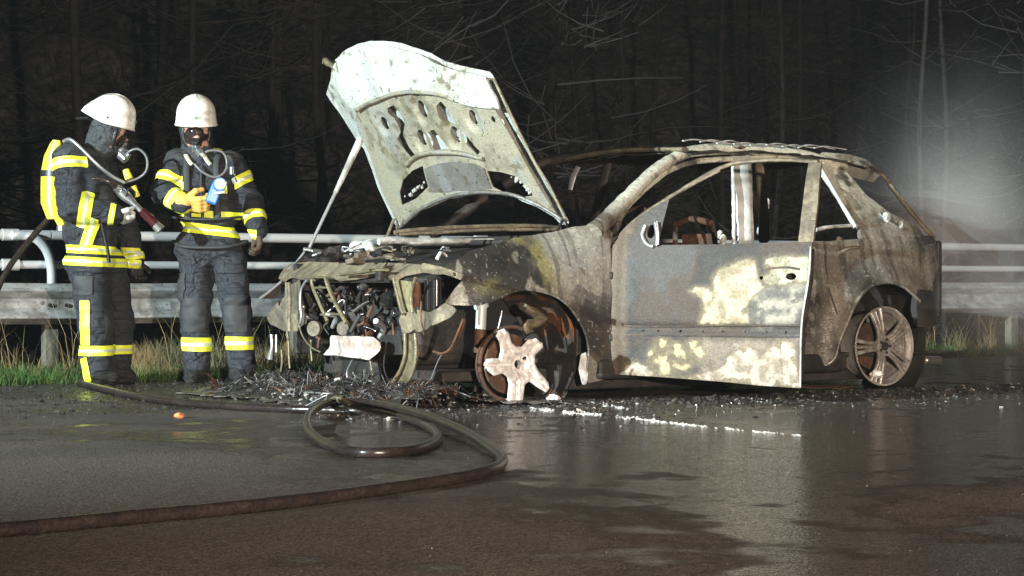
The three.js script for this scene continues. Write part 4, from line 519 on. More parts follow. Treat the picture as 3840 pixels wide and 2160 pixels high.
  const plate = mesh('number_plate', fs('1240,1258 1330,1260 1400,1264 1424,1284 1428,1308 1412,1328 1382,1350 1322,1342 1282,1336 1212,1330 1238,1298', { disp: (a, b) => 0.06 + 0.012 * Math.sin(a * 22) + 0.008 * Math.sin(b * 40), t: 0.004, dent: 0, uv: [0, 0, 0.7, 0.7] }), withMap(mottled([0.52, 0.48, 0.43], [0.42, 0.36, 0.3], [0.2, 0.11, 0.075], 4, 51, 0.5), 0.5, 0), car); plate.userData.label = 'blank scorched white number plate, edges melted';
  mesh('plate_bracket', join([fs('1430,1258 1500,1256 1508,1330 1430,1330', { z: -0.05, t: 0.006 }), fs('1240,1352 1420,1352 1430,1450 1270,1450', { z: -0.06, t: 0.006, dent: 0.06 })]), mSoot, car);
  for (const s of [zf('220,560 235,700 240,830 250,960'), zf('160,760 165,900 150,1000'), zf('480,650 478,760 490,880'), zf('1115,830 1135,950 1160,1100'), zf('215,590 240,650')]) mesh('stay', bar(fp(s, 0.0), 0.009, { sides: 6, flat: 0.6, wob: 0.4 }), mOchre, car);
  mesh('chrome_rod', bar(fp('1018,1255 1020,1300 1014,1345', -0.1), [0.012, 0.01, 0.024], { sides: 8 }), mAlu, car); mesh('chrome_rod', bar(fp('1036,1255 1036,1320', -0.1), 0.008, { sides: 6 }), mAlu, car);
  for (const [x, y, r] of [[1180, 1232, 0.045], [1290, 1232, 0.04]]) { const g = new THREE.CylinderGeometry(r, r, 0.03, 20); g.rotateZ(Math.PI / 2); g.rotateY(0.5); const p = fp(`${x},${y}`, 0.0)[0]; g.translate(p.x, p.y, p.z); mesh('pulley', boxUV(g), mTan, car); }
  // engine and what hangs in the bay
  const eng = mesh('engine_block', join([block([-0.12, 0.4, -0.85], [0.5, 0.42, 0.6], [0, 0.1, 0], 0.05), block([-0.1, 0.62, -0.95], [0.42, 0.12, 0.4], [0, 0.05, 0.05], 0.05), block([-0.35, 0.3, -0.7], [0.16, 0.24, 0.3], [0, 0, 0], 0.06), block([-0.3, 0.42, -1.2], [0.2, 0.25, 0.2], [0, 0.3, 0], 0.06)]), mSoot, car);
  for (let k = 0; k < 46; k++) { const p = fp(`${rr(1150, 1500)},${rr(1060, 1270)}`, -rr(0.02, 0.28))[0], q = p.clone().add(new V3(rr(-0.08, 0.1), rr(-0.12, 0.12), rr(-0.14, 0.14))); mesh('pipe', bar([p, p.clone().lerp(q, 0.5).add(new V3(rr(-0.05, 0.05), rr(-0.05, 0.05), rr(-0.05, 0.05))), q], rr(0.003, 0.018), { sides: 7, wob: 0.4 }), [mRust, mSoot, mWetBlack, mSoot, mAlu, mWetBlack, mRust][k % 7], eng); }
  for (let k = 0; k < 20; k++) { const g = lump(rr(0.02, 0.06), k + 70, 1, 2), p = fp(`${rr(1270, 1475)},${rr(1070, 1255)}`, -rr(0.12, 0.3))[0]; g.translate(p.x, p.y, p.z); mesh('engine_fitting', g, [mSoot, mWetBlack, mSoot, mWetBlack, mRust][k % 5], eng); }
  mesh('fan_blade', bar(fp('1322,1172 1350,1150 1380,1130', 0.02), [0.006, 0.014, 0.008], { sides: 6, flat: 0.4 }), mAlu, eng);
  for (const [x, y0, y1, m] of [[1562, 1055, 1150, mRust], [1612, 1050, 1160, mWetBlack], [1636, 1050, 1165, mWetBlack]]) mesh('coolant_bottle', bar(fp(`${x},${y0} ${x},${y1}`, -0.1), 0.03, { sides: 14 }), m, eng);
  mesh('bay_floor', block([0.0, 0.14, -0.93], [0.7, 0.06, 1.4]), mSoot, car); mesh('bay_side', block([-0.05, 0.5, -1.72], [0.9, 0.55, 0.04]), mSoot, car);
  // top of the engine bay
  const bayTop = (s, w) => path(SIDE, s, w);
  mesh('bay_ledge', block([-0.05, 0.765, -0.93], [0.95, 0.03, 1.6], [0, 0, 0.2]), mSoot, car);
  mesh('strut_tower', join([block(bayTop('1392,935', -1.35)[0], [0.22, 0.12, 0.2], [0, 0.3, 0.1], 0.04), bar(bayTop('1345,965 1365,915 1400,905 1440,915 1450,960', -1.3), 0.02, { sides: 8, flat: 0.7 })]), mAsh, car);
  mesh('strut_brace', bar(bayTop('1420,905 1480,900 1560,905 1700,903 1850,902', -1.0), [0.022, 0.022, 0.017, 0.014], { sides: 10, wob: 0.2 }), mAsh, car);
  mesh('scuttle', join([bar(bayTop('1480,872 1600,860 1800,850 2000,848 2100,856', -0.75), 0.014, { sides: 8, wob: 0.4 }), bar(bayTop('1500,880 1650,872 1850,862 2080,862', -0.7), 0.01, { sides: 8, wob: 0.4 })]), mTan, car);
  mesh('scuttle_panel', block([0.4, 0.89, -0.93], [0.2, 0.03, 1.6], [0, 0, -0.1]), mSoot, car);
  for (let k = 0; k < 30; k++) { const p = at(SIDE, rr(1180, 1700), rr(930, 985), -rr(0.5, 1.6)), g = k % 3 ? bar([[0, 0, 0], [rr(-0.05, 0.05), rr(0, 0.04), rr(-0.05, 0.05)], [rr(-0.12, 0.12), rr(-0.02, 0.02), rr(-0.12, 0.12)]], rr(0.006, 0.014), { sides: 6, flat: rr(0.3, 1), wob: 0.6 }) : block([0, 0, 0], [rr(0.04, 0.1), rr(0.02, 0.04), rr(0.04, 0.1)], [rr(-0.4, 0.4), rr(0, 3), rr(-0.4, 0.4)], 0.008); if (p.y < 0.72) p.y = 0.74; g.translate(p.x, p.y, p.z); mesh('bay_remnant', g, [mTan, mSoot, mAsh, mSoot, mTan, mAlu][k % 6], car); }
  // hanging cables
  for (const [s, r, m, z] of [['1738,1195 1720,1240 1690,1305 1660,1325 1625,1318', 0.007, mRust, -0.05], ['1745,1200 1722,1262 1694,1312 1672,1330 1640,1328', 0.005, mRust, -0.07], ['1660,1325 1640,1360 1612,1435', 0.003, mAlu, -0.06], ['1120,1215 1135,1260 1165,1300 1200,1320', 0.005, mOchre, 0.03], ['1580,1130 1578,1190 1590,1255', 0.005, mRust, 0.05], ['1320,1350 1300,1400 1315,1450', 0.004, mAlu, 0.0], ['1450,1280 1440,1380 1470,1450', 0.004, mSoot, 0.0]]) mesh('cable', bar(fp(s, z), r, { sides: 6 }), m, car);
}
shade(car);

// ---------------------------------------------------------------- burnt debris and rubble round the wreck
{
  const piece = (() => { const gs = []; for (let k = 0; k < 4; k++) { const g = new THREE.TetrahedronGeometry(rr(0.012, 0.02), 1), p = g.attributes.position; for (let i = 0; i < p.count; i++) { const q = 0.55 + 0.9 * h3(Math.round(p.getX(i) * 9e3), Math.round(p.getY(i) * 9e3), Math.round(p.getZ(i) * 9e3) + k); p.setXYZ(i, p.getX(i) * q * 1.3, p.getY(i) * q * 0.5, p.getZ(i) * q); } g.rotateY(k * 1.7); g.rotateX(k * 0.9); g.translate(rr(-0.02, 0.02), rr(0, 0.012), rr(-0.02, 0.02)); g.computeVertexNormals(); gs.push(g); } return join(gs); })(), flake = block([0, 0, 0], [0.05, 0.004, 0.03], [0, 0, 0], 0.002);
  const heap = (name, label, g, m, n, place, cols) => { const im = new THREE.InstancedMesh(bare(g), m, n), M = new THREE.Matrix4(), q = new THREE.Quaternion(), c = new THREE.Color(); for (let k = 0; k < n; k++) { const [x, y, z, s] = place(k); q.setFromEuler(new THREE.Euler(rr(-0.7, 0.7), rr(0, 6.28), rr(-0.7, 0.7))); M.compose(toWorld(new V3(x, y, z)), q, new V3(s * rr(0.6, 1.6), s * rr(0.5, 1.1), s)); im.setMatrixAt(k, M); im.setColorAt(k, c.setRGB(...cols())); } im.name = name; tag(im, label, 'debris', null, 'stuff'); im.castShadow = im.receiveShadow = true; scene.add(im); };
  const grey = (a, b) => () => { const v = rr(a, b); return [v, v * rr(0.88, 1), v * rr(0.78, 1)]; };
  const mDeb = std([1, 1, 1], 0.32, 0.1);
  heap('ash_heap', 'heap of wet grey ash and charred scraps before the wreck', piece, mDeb, 5200, () => { const x = -0.75 + gauss() * 0.2, z = rr(-1.75, 0.1) + gauss() * 0.1, h = 0.11 * Math.exp(-Math.pow((x + 0.68) / 0.16, 2)); return [x, rnd() * h, z, 0.2 + 1.0 * Math.pow(rnd(), 3)]; }, () => { const v = rnd(); return v < 0.05 ? [0.55, 0.53, 0.48] : v < 0.22 ? grey(0.08, 0.2)() : v < 0.28 ? [0.08, 0.035, 0.022] : grey(0.008, 0.04)(); });
  heap('char_scraps', 'flat charred flakes strewn on the road round the wreck', flake, mDeb, 1100, () => { const a = rnd(); const x = a < 0.5 ? rr(-1.1, 0.4) : rr(0.2, 4.2), z = a < 0.5 ? rr(-0.6, 0.55) : 0.15 + Math.abs(gauss()) * 0.5; return [x, 0.003 + rnd() * 0.008, z, 0.15 + 0.7 * rnd() * rnd()]; }, grey(0.01, 0.07));
  heap('rubble', 'dark wet grit and small stones along the road edge', piece, std([1, 1, 1], 0.65), 14000, () => { const x = rr(-4.2, 0.2), z = rr(-3.35, -0.3) + gauss() * 0.15; return [x, -0.004, z, 0.08 + 0.5 * Math.pow(rnd(), 4)]; }, () => { const v = rnd(); return v > 0.996 ? [0.2, 0.18, 0.15] : grey(0.009, 0.03)(); });
  heap('grit', 'loose grit strewn over the wet asphalt beside the wreck', piece, mDeb, 2600, () => { const x = rr(-1.5, 6), z = 0.1 + Math.abs(gauss()) * 0.9; return [x, 0.0, z, rr(0.1, 0.55)]; }, () => rnd() > 0.93 ? [0.4, 0.38, 0.34] : grey(0.02, 0.09)());
  // soaked mound of ash under the bare front end
  { const MD = frame(new V3(0, 0, 0), new V3(1, 0, 0), new V3(0, 0, -1)); const o = along(mesh('ash_mound', sheet(MD, { out: list('-1.25,1.75 -1.15,0.9 -1.2,0.2 -0.9,-0.25 -0.3,-0.3 0.25,-0.3 0.5,-0.05 0.35,0.4 -0.2,0.8 -0.3,1.6 -0.6,1.95 -1.0,1.95'), cell: 0.022, t: 0.004, rag: 0.12, disp: (a, b) => 0.01 + 0.13 * fbm(a * 5, b * 5, 2, 3) * Math.exp(-Math.pow((a + 0.62) / 0.28, 2)) + 0.05 * (fbm(a * 22, b * 22, 5, 3) - 0.35) * Math.exp(-Math.pow((a + 0.5) / 0.6, 2)) }), withMap(mottled([0.02, 0.018, 0.016], [0.06, 0.052, 0.045], [0.22, 0.21, 0.19], 9, 91, 0.55), 0.32, 0.05), scene)); tag(o, 'soaked black mound of ash beneath the stripped front end', 'ash'); }
  // spiky remains standing in the ash
  const thorn = join(Array.from({ length: 7 }, (_, k) => bar([[0, 0, 0], [rr(-0.03, 0.03), rr(0.015, 0.035), rr(-0.03, 0.03)], [rr(-0.06, 0.06), rr(0.0, 0.06), rr(-0.06, 0.06)]], rr(0.0012, 0.003), { sides: 4, seg: 4 })));
  heap('charred_wires', 'tangled charred wires and threads in the ash before the wreck', thorn, mDeb, 200, () => { const x = -0.75 + gauss() * 0.26, z = rr(-1.8, 0.3); return [x, 0.02 + 0.07 * Math.exp(-Math.pow((x + 0.68) / 0.2, 2)), z, rr(0.5, 1.5)]; }, () => { const v = rnd(); return v < 0.08 ? [0.2, 0.19, 0.17] : v < 0.25 ? [0.08, 0.035, 0.022] : grey(0.01, 0.04)(); });
  heap('road_grit', 'fine pale grit sprinkled over the wet asphalt', lump(0.004, 2, 0.6, 1), std([1, 1, 1], 0.7), 1500, () => { const p = toCar(groundPt(rr(0, 3840), 1560 + 600 * Math.pow(rnd(), 1.6))); return [p.x, 0.0, p.z, 0.12 + 0.6 * Math.pow(rnd(), 4)]; }, () => rnd() > 0.93 ? [0.3, 0.28, 0.25] : grey(0.02, 0.1)());
  // white beads put in for the glint along the puddle edge
  heap('puddle_glint', 'thin broken line of white beads shaped as the glint of a puddle edge', lump(0.018, 9, 0.45, 1), std([1, 1, 1], 0.5), 620, (k) => { let t = Math.pow(rnd(), 1.25); while (noise(t * 26, 3) < 0.42 && rnd() < 0.9) t = Math.pow(rnd(), 1.25); const xs = [1990, 2120, 2260, 2440, 2640, 2830, 3000], ys = [1530, 1548, 1556, 1578, 1600, 1618, 1632], i = Math.min(5, Math.floor(t * 6)), f = t * 6 - i; const p = toCar(groundPt(mix(xs[i], xs[i + 1], f), mix(ys[i], ys[i + 1], f) + gauss() * (5 - 3.5 * t))); return [p.x, 0.0, p.z, rr(0.12, 0.5) * (1 - 0.35 * t)]; }, () => { const v = rr(0.45, 0.85); return [v, v, v * 0.96]; });
  heap('foam_patch', 'pale froth of foam and ash beneath the number plate', lump(0.018, 9, 0.5, 1), std([1, 1, 1], 0.5), 380, () => { const p = toCar(groundPt(1190 + gauss() * 110, 1488 + gauss() * 22)); return [p.x, 0.02 + rnd() * 0.04, p.z, rr(0.1, 0.6)]; }, () => { const v = rr(0.15, 0.55); return [v, v * 0.98, v * 0.93]; });
  heap('puddle_glint', 'short streak of white beads shaped as a wet glint behind the front wheel', lump(0.018, 9, 0.45, 1), std([1, 1, 1], 0.5), 110, () => { const t = rnd(), p = toCar(groundPt(mix(2200, 2360, t), mix(1508, 1535, t) + gauss() * 3)); return [p.x, 0.0, p.z, rr(0.15, 0.5)]; }, () => { const v = rr(0.45, 0.85); return [v, v, v * 0.96]; });  // second, shorter glint built from the same white beads
  const solo = (name, label, cat, px, py, r, m, sq = 0.7) => { const p = groundPt(px, py), o = mesh(name, lump(r, px, sq, 3), m, scene); o.position.set(p.x, r * sq * 0.55, p.z); tag(o, label, cat); };
  solo('melted_lump', 'grey lump of melted metal lying left of the front wheel', 'debris', 1845, 1492, 0.055, mAsh); solo('melted_lump', 'small bright lump of melted alloy right of the front wheel', 'debris', 2075, 1505, 0.04, mCast); solo('brick_fragment', 'small orange fragment lying alone on the wet asphalt', 'debris', 672, 1568, 0.025, std([0.5, 0.2, 0.08], 0.7));
  const rag = (name, label, px, py, w, d, m) => { const p = groundPt(px, py), fr = frame(new V3(0, 0, 0), new V3(1, 0, 0), new V3(0, 0, -1)); const o = mesh(name, sheet(fr, { out: ellipse([0, 0], w, d, 0, 9), rag: 0.03, cell: 0.02, t: 0.004, disp: (a, b) => 0.03 * fbm(a * 12, b * 12, px * 0.01) }), m, scene); o.position.set(p.x, 0.006, p.z); tag(o, label, 'debris'); };
  rag('scorched_sheet', 'rust brown scorched sheet under the open door corner', 3060, 1460, 0.2, 0.14, mRust); rag('scorched_sheet', 'curled rusty scrap on the road before the rear wheel', 3140, 1462, 0.09, 0.1, mRust); rag('scorched_sheet', 'small rusty strip below the middle of the door', 2690, 1462, 0.07, 0.06, mRust);
  for (let k = 0; k < 12; k++) { const p = groundPt(rr(1060, 1700), rr(1465, 1540)), o = mesh('wire_scrap', bar([[0, 0.012, 0], [rr(-0.1, 0.1), rr(0.03, 0.12), rr(-0.1, 0.1)], [rr(-0.2, 0.2), 0.012, rr(-0.15, 0.15)]], 0.003, { sides: 5 }), k % 2 ? mRust : mAlu, scene); o.position.copy(p); tag(o, k % 2 ? 'bent rusty wire in the ash before the wreck' : 'bent pale wire in the ash before the wreck', 'wire', k % 2 ? 'rusty wires in the ash' : 'pale wires in the ash'); }
  const bent = (label, s, r, m) => { const o = mesh('bent_strip', bar(list(s).map(([x, y, h]) => groundPt(x, y, h)), r, { sides: 6, flat: 0.35 }), m, scene); tag(o, label, 'debris'); };
  bent('bent pale metal strip curling out of the ash heap', '1250,1500,0.02 1275,1490,0.12 1290,1510,0.08 1310,1520,0.01', 0.03, mOchre); bent('long grey slat lying in the ash below the plate', '1140,1470,0.05 1220,1475,0.06 1330,1480,0.04', 0.014, mAlu);
}

// ---------------------------------------------------------------- hoses
const mHose = std(0xffffff, 0.27, 0, { map: (() => { const t = mottled([0.026, 0.019, 0.016], [0.018, 0.014, 0.013], [0.036, 0.027, 0.022], 9, 83, 0.4); t.repeat.set(2, 2); return t; })(), bumpMap: (() => { const t = tex(512, 64, (x, y) => 0.5 + 0.16 * Math.sin(x * 6.283 * 24) + 0.25 * noise(x * 160, y * 30) + 0.3 * fbm(x * 30, y * 12, 3), false); t.repeat.set(1, 1); return t; })(), bumpScale: 0.0012 });
{
  const R = 0.0205, hp = list('298,1437,0 522,1487,0 745,1514,0 1043,1532,0 1230,1538,0 1400,1545,0 1540,1572,0 1625,1612,0 1640,1648,0 1560,1684,0 1430,1698,0 1300,1690,0 1200,1652,0 1152,1602,0 1165,1562,1 1230,1541,2 1330,1536,2 1450,1550,2 1600,1590,2 1750,1640,1 1850,1690,0 1884,1728,0 1840,1762,0 1700,1795,0 1400,1840,0 1000,1892,0 500,1940,0 0,1988,0 -400,2020,0');
  const pts = hp.map(([x, y, l]) => { const p = groundPt(x, y, R); p.y = R + l * 0.019; return p; });
  const o = mesh('ground_hose', bar(pts, R, { seg: 520, sides: 14, wob: 0.12 }), mHose, scene); tag(o, 'wet ribbed brown-black hose lying looped on the asphalt', 'hose');
}

// ---------------------------------------------------------------- the two firefighters
const capsule = (p, [a, ra, b, rb]) => { const bx = b.x - a.x, by = b.y - a.y, bz = b.z - a.z, px = p.x - a.x, py = p.y - a.y, pz = p.z - a.z, t = clamp((px * bx + py * by + pz * bz) / (bx * bx + by * by + bz * bz + 1e-9)); const dx = px - bx * t, dy = py - by * t, dz = pz - bz * t; return Math.sqrt(dx * dx + dy * dy + dz * dz) - mix(ra, rb, t); };
const field = (bones, k, fold = 0) => (p) => { let d = 1; for (const c of bones) { const e = capsule(p, c); if (e - d > k) continue; const h = clamp(0.5 + 0.5 * (d - e) / k); d = mix(d, e, h) - k * h * (1 - h); } if (fold && d < 0.05) d += fold * 1.2 * (fbm(p.x * 9 + 3 + p.y * 5, p.y * 9, p.z * 9, 3) - 0.5) - fold * 1.5 * (0.25 - Math.abs(fbm(p.x * 7 + p.y * 4, p.y * 13 - p.x * 5, p.z * 7 + 2, 2) - 0.5)) + fold * 0.12 * Math.sin(p.y * 60 + 5 * noise(p.x * 9, p.y * 5, p.z * 9)) * noise(p.x * 6, p.y * 4, p.z * 6 + 9); return d; };
function nets(f, lo, hi, h) {                                           // surface of f = 0 as one smooth indexed mesh
  const n = [0, 1, 2].map((i) => Math.ceil((hi[i] - lo[i]) / h) + 1), V = new Float32Array(n[0] * n[1] * n[2]), p = new V3(), id = (i, j, k) => (k * n[1] + j) * n[0] + i;
  for (let k = 0; k < n[2]; k++) for (let j = 0; j < n[1]; j++) for (let i = 0; i < n[0]; i++) V[id(i, j, k)] = f(p.set(lo[0] + i * h, lo[1] + j * h, lo[2] + k * h));
  const vid = new Int32Array(V.length).fill(-1), pos = [], ix = [], E = [[0, 1], [2, 3], [4, 5], [6, 7], [0, 2], [1, 3], [4, 6], [5, 7], [0, 4], [1, 5], [2, 6], [3, 7]];
  for (let k = 0; k < n[2] - 1; k++) for (let j = 0; j < n[1] - 1; j++) for (let i = 0; i < n[0] - 1; i++) {
    const c = []; let m = 0; for (let q = 0; q < 8; q++) { c[q] = V[id(i + (q & 1), j + ((q >> 1) & 1), k + (q >> 2))]; if (c[q] < 0) m++; }
    if (!m || m === 8) continue; let x = 0, y = 0, z = 0, s = 0;
    for (const [a, b] of E) if ((c[a] < 0) !== (c[b] < 0)) { const t = c[a] / (c[a] - c[b]); x += mix(a & 1, b & 1, t); y += mix((a >> 1) & 1, (b >> 1) & 1, t); z += mix(a >> 2, b >> 2, t); s++; }
    vid[id(i, j, k)] = pos.length / 3; pos.push(lo[0] + (i + x / s) * h, lo[1] + (j + y / s) * h, lo[2] + (k + z / s) * h);
  }
  const quad = (a, b, c, d, flip) => { if (a < 0 || b < 0 || c < 0 || d < 0) return; flip ? ix.push(a, c, b, a, d, c) : ix.push(a, b, c, a, c, d); };
  for (let k = 1; k < n[2] - 1; k++) for (let j = 1; j < n[1] - 1; j++) for (let i = 1; i < n[0] - 1; i++) {
    const v = V[id(i, j, k)] < 0;
    if (v !== V[id(i + 1, j, k)] < 0) quad(vid[id(i, j - 1, k - 1)], vid[id(i, j, k - 1)], vid[id(i, j, k)], vid[id(i, j - 1, k)], !v);
    if (v !== V[id(i, j + 1, k)] < 0) quad(vid[id(i - 1, j, k - 1)], vid[id(i - 1, j, k)], vid[id(i, j, k)], vid[id(i, j, k - 1)], !v);
    if (v !== V[id(i, j, k + 1)] < 0) quad(vid[id(i - 1, j - 1, k)], vid[id(i, j - 1, k)], vid[id(i, j, k)], vid[id(i - 1, j, k)], !v);
  }
  const g = new THREE.BufferGeometry(); g.setAttribute('position', new THREE.Float32BufferAttribute(pos, 3)); g.setIndex(ix); g.computeVertexNormals(); return g;
}
function tapeOn(g, f, off = 0.004) {                                    // the part of a garment's surface where f > 0, lifted a little: sewn-on tape
  const P = g.attributes.position, N = g.attributes.normal, I = g.index.array, val = new Float32Array(P.count), p = new V3(), n = new V3(), pos = [], nor = [];
  for (let i = 0; i < P.count; i++) val[i] = f(p.fromBufferAttribute(P, i), n.fromBufferAttribute(N, i)) || 1e-7;
  const L = (a, b) => { if (b === undefined) return [P.getX(a) + N.getX(a) * off, P.getY(a) + N.getY(a) * off, P.getZ(a) + N.getZ(a) * off, N.getX(a), N.getY(a), N.getZ(a)]; const t = val[a] / (val[a] - val[b]), A = L(a), B = L(b); return A.map((v, i) => mix(v, B[i], t)); };
  for (let k = 0; k < I.length; k += 3) { const q = []; for (let e = 0; e < 3; e++) { const a = I[k + e], b = I[k + (e + 1) % 3]; if (val[a] > 0) q.push(L(a)); if ((val[a] > 0) !== (val[b] > 0)) q.push(L(a, b)); } for (let e = 2; e < q.length; e++) for (const v of [q[0], q[e - 1], q[e]]) { pos.push(v[0], v[1], v[2]); nor.push(v[3], v[4], v[5]); } }
  const o = new THREE.BufferGeometry(); o.setAttribute('position', new THREE.Float32BufferAttribute(pos, 3)); o.setAttribute('normal', new THREE.Float32BufferAttribute(nor, 3)); return o;
}
const band = (c, axis, half, R) => { const n = axis.clone().normalize(); return (p) => { const d = p.clone().sub(c), s = d.dot(n); return Math.min(half - Math.abs(s), R - d.length()); }; };
const strip = (a, b, half, face) => { const ax = b.clone().sub(a), L = ax.length(); ax.normalize(); const side = new V3().crossVectors(ax, face).normalize(); return (p, n) => { const d = p.clone().sub(a), t = d.dot(ax), w = Math.abs(d.dot(side)); return Math.min(t, L - t, half - w, 0.05 * n.dot(face) + 0.01, 0.03 + d.dot(face)); }; };
const sheetPocket = (geo, c, face, w, h) => { const n = face.clone().normalize(), s = new V3().crossVectors(new V3(0, 1, 0), n).normalize(); return tapeOn(geo, (p, m) => { const d = p.clone().sub(c); return Math.min(w - Math.abs(d.dot(s)), h - Math.abs(d.y), 0.04 * (m.dot(n) + 0.15), 0.14 - d.length()); }, 0.009); };
function gloveBones(w, dir, palm, curl, s = 1, thumbSign = 1) {
  dir = dir.clone().normalize(); palm = palm.clone().addScaledVector(dir, -palm.dot(dir)).normalize(); const across = new V3().crossVectors(dir, palm).multiplyScalar(thumbSign), B = [], at = (a, c, h) => w.clone().addScaledVector(dir, a * s).addScaledVector(across, c * s).addScaledVector(palm, h * s);
  for (const c of [-0.03, -0.01, 0.01, 0.03]) B.push([at(0.0, c * 0.7, 0), 0.022 * s, at(0.085, c, 0), 0.017 * s]);
  [[-0.033, 0.062], [-0.011, 0.075], [0.012, 0.08], [0.034, 0.07]].forEach(([c, L]) => { let p = at(0.085, c, 0), a = 0.25 + curl * 0.3; for (let q = 0; q < 3; q++) { const l = L * [0.45, 0.32, 0.25][q] * s, e = p.clone().addScaledVector(dir, Math.cos(a) * l).addScaledVector(palm, Math.sin(a) * l); B.push([p, (0.0145 - q * 0.0012) * s, e, (0.0135 - q * 0.0012) * s]); p = e; a += 0.35 + curl * 0.75; } });
  const t0 = at(0.025, 0.035, 0.008), t1 = at(0.06, 0.062, 0.03), t2 = at(0.09, 0.06, 0.055); B.push([t0, 0.018 * s, t1, 0.016 * s], [t1, 0.015 * s, t2, 0.012 * s]); return B;
}
const mSuit = std(0xffffff, 0.8, 0, { vertexColors: true, bumpMap: tex(512, 512, (x, y) => { const w = fbm(x * 5, y * 5, 2, 2), r = Math.abs(fbm(x * 7 + w * 2, y * 11, 4, 3) - 0.5) * 2, q = Math.abs(fbm(x * 16 + w * 3, y * 9, 9, 2) - 0.5) * 2; return 0.75 * Math.min(1, r * 2.5) + 0.25 * Math.min(1, q * 2.5); }, false), bumpScale: 0.02 });
const mTape = std([0.78, 0.86, 0.05], 0.5), mSilver = std([0.62, 0.66, 0.5], 0.35, 0.2), mShell = std(0xffffff, 0.3, 0, { map: tex(256, 256, (x, y) => { const n = fbm(x * 6, y * 6, 3, 4), s = noise(x * 40, y * 20, 5); return mix3([0.82, 0.81, 0.73], [0.5, 0.48, 0.42], 0.8 * sstep(0.58, 0.72, n) + 0.3 * sstep(0.75, 0.9, s)); }) }), mTank = std([0.85, 0.74, 0.05], 0.3), mGlass = new THREE.MeshPhysicalMaterial({ color: 0x8a9096, transmission: 1, thickness: 0, roughness: 0.05, ior: 1.5, side: THREE.DoubleSide }), mRubber = std([0.015, 0.015, 0.016], 0.4), mStrap = std([0.026, 0.028, 0.03], 0.7), mTube = std([0.12, 0.12, 0.12], 0.35), mChrome = std([0.75, 0.76, 0.78], 0.2, 0.9);
function helmet(g, c, yaw, tilt) {                                       // white shell with a neck brim, peak and rim
  const N = 40, M = 16, pos = [], huv = [], ix = []; const q = new THREE.Quaternion().setFromEuler(new THREE.Euler(0, yaw, tilt, 'YZX'));
  for (let j = 0; j <= M; j++) for (let i = 0; i <= N; i++) { const t = j / M, f = i / N * 2 * Math.PI, cf = Math.cos(f), sf = Math.sin(f), th = Math.min(1, t / 0.72) * Math.PI / 2, sk = clamp((t - 0.72) / 0.28), fl = sstep(0.4, 1, t); const back = Math.pow(Math.max(0, -cf), 1.5), front = Math.pow(Math.max(0, cf), 3); let r = Math.sin(th) * (1 + 0.03 * sk), y = 0.135 * Math.cos(th) - 0.068 * sk + 0.048 * back * fl; const x = cf * r * (0.15 + 0.045 * back * fl + 0.004 * front * sk), z = sf * r * (0.13 + 0.004 * sk); const v = new V3(x, y - 0.004 * (Math.abs(sf) < 0.12 ? -1 : 0), z).applyQuaternion(q).add(c); pos.push(v.x, v.y, v.z); huv.push(i / N * 2, t); }
  for (let j = 0; j < M; j++) for (let i = 0; i < N; i++) { const a = j * (N + 1) + i; ix.push(a, a + 1, a + N + 1, a + 1, a + N + 2, a + N + 1); }
  const s = new THREE.BufferGeometry(); s.setAttribute('position', new THREE.Float32BufferAttribute(pos, 3)); s.setAttribute('uv', new THREE.Float32BufferAttribute(huv, 2)); s.setIndex(ix); s.computeVertexNormals(); const o = mesh('helmet', s, mShell, g);
  const loc = (x, y, z) => new V3(x, y, z).applyQuaternion(q).add(c);
  const rim = []; for (let i = 0; i <= N; i++) rim.push(new V3(pos[(M * (N + 1) + i) * 3], pos[(M * (N + 1) + i) * 3 + 1], pos[(M * (N + 1) + i) * 3 + 2])); mesh('rim', bar(rim, 0.005, { seg: 80, sides: 6 }), mShell, o);
  mesh('badge', sheetBadge(loc(0.158, -0.01, 0), loc(0.2, -0.01, 0).sub(loc(0.158, -0.01, 0))), std([0.1, 0.25, 0.12], 0.5), o);
  for (const z of [-0.124, 0.124]) { const k = new THREE.SphereGeometry(0.011, 10, 8); const v = loc(0.0, -0.03, z * 1.03); k.translate(v.x, v.y, v.z); mesh('visor_knob', k, mBlack, o); }
  mesh('neck_guard', bar([loc(-0.12, -0.06, -0.1), loc(-0.2, -0.075, -0.04), loc(-0.205, -0.08, 0.04), loc(-0.12, -0.06, 0.1)], 0.018, { sides: 8, flat: 0.4 }), mRubber, o);
  return loc;
}
function sheetBadge(c, n) { const g = new THREE.CylinderGeometry(0.02, 0.02, 0.004, 3); g.rotateX(Math.PI / 2); const q = new THREE.Quaternion().setFromUnitVectors(new V3(0, 0, 1), n.clone().normalize()); g.applyQuaternion(q); g.translate(c.x, c.y, c.z); return g; }
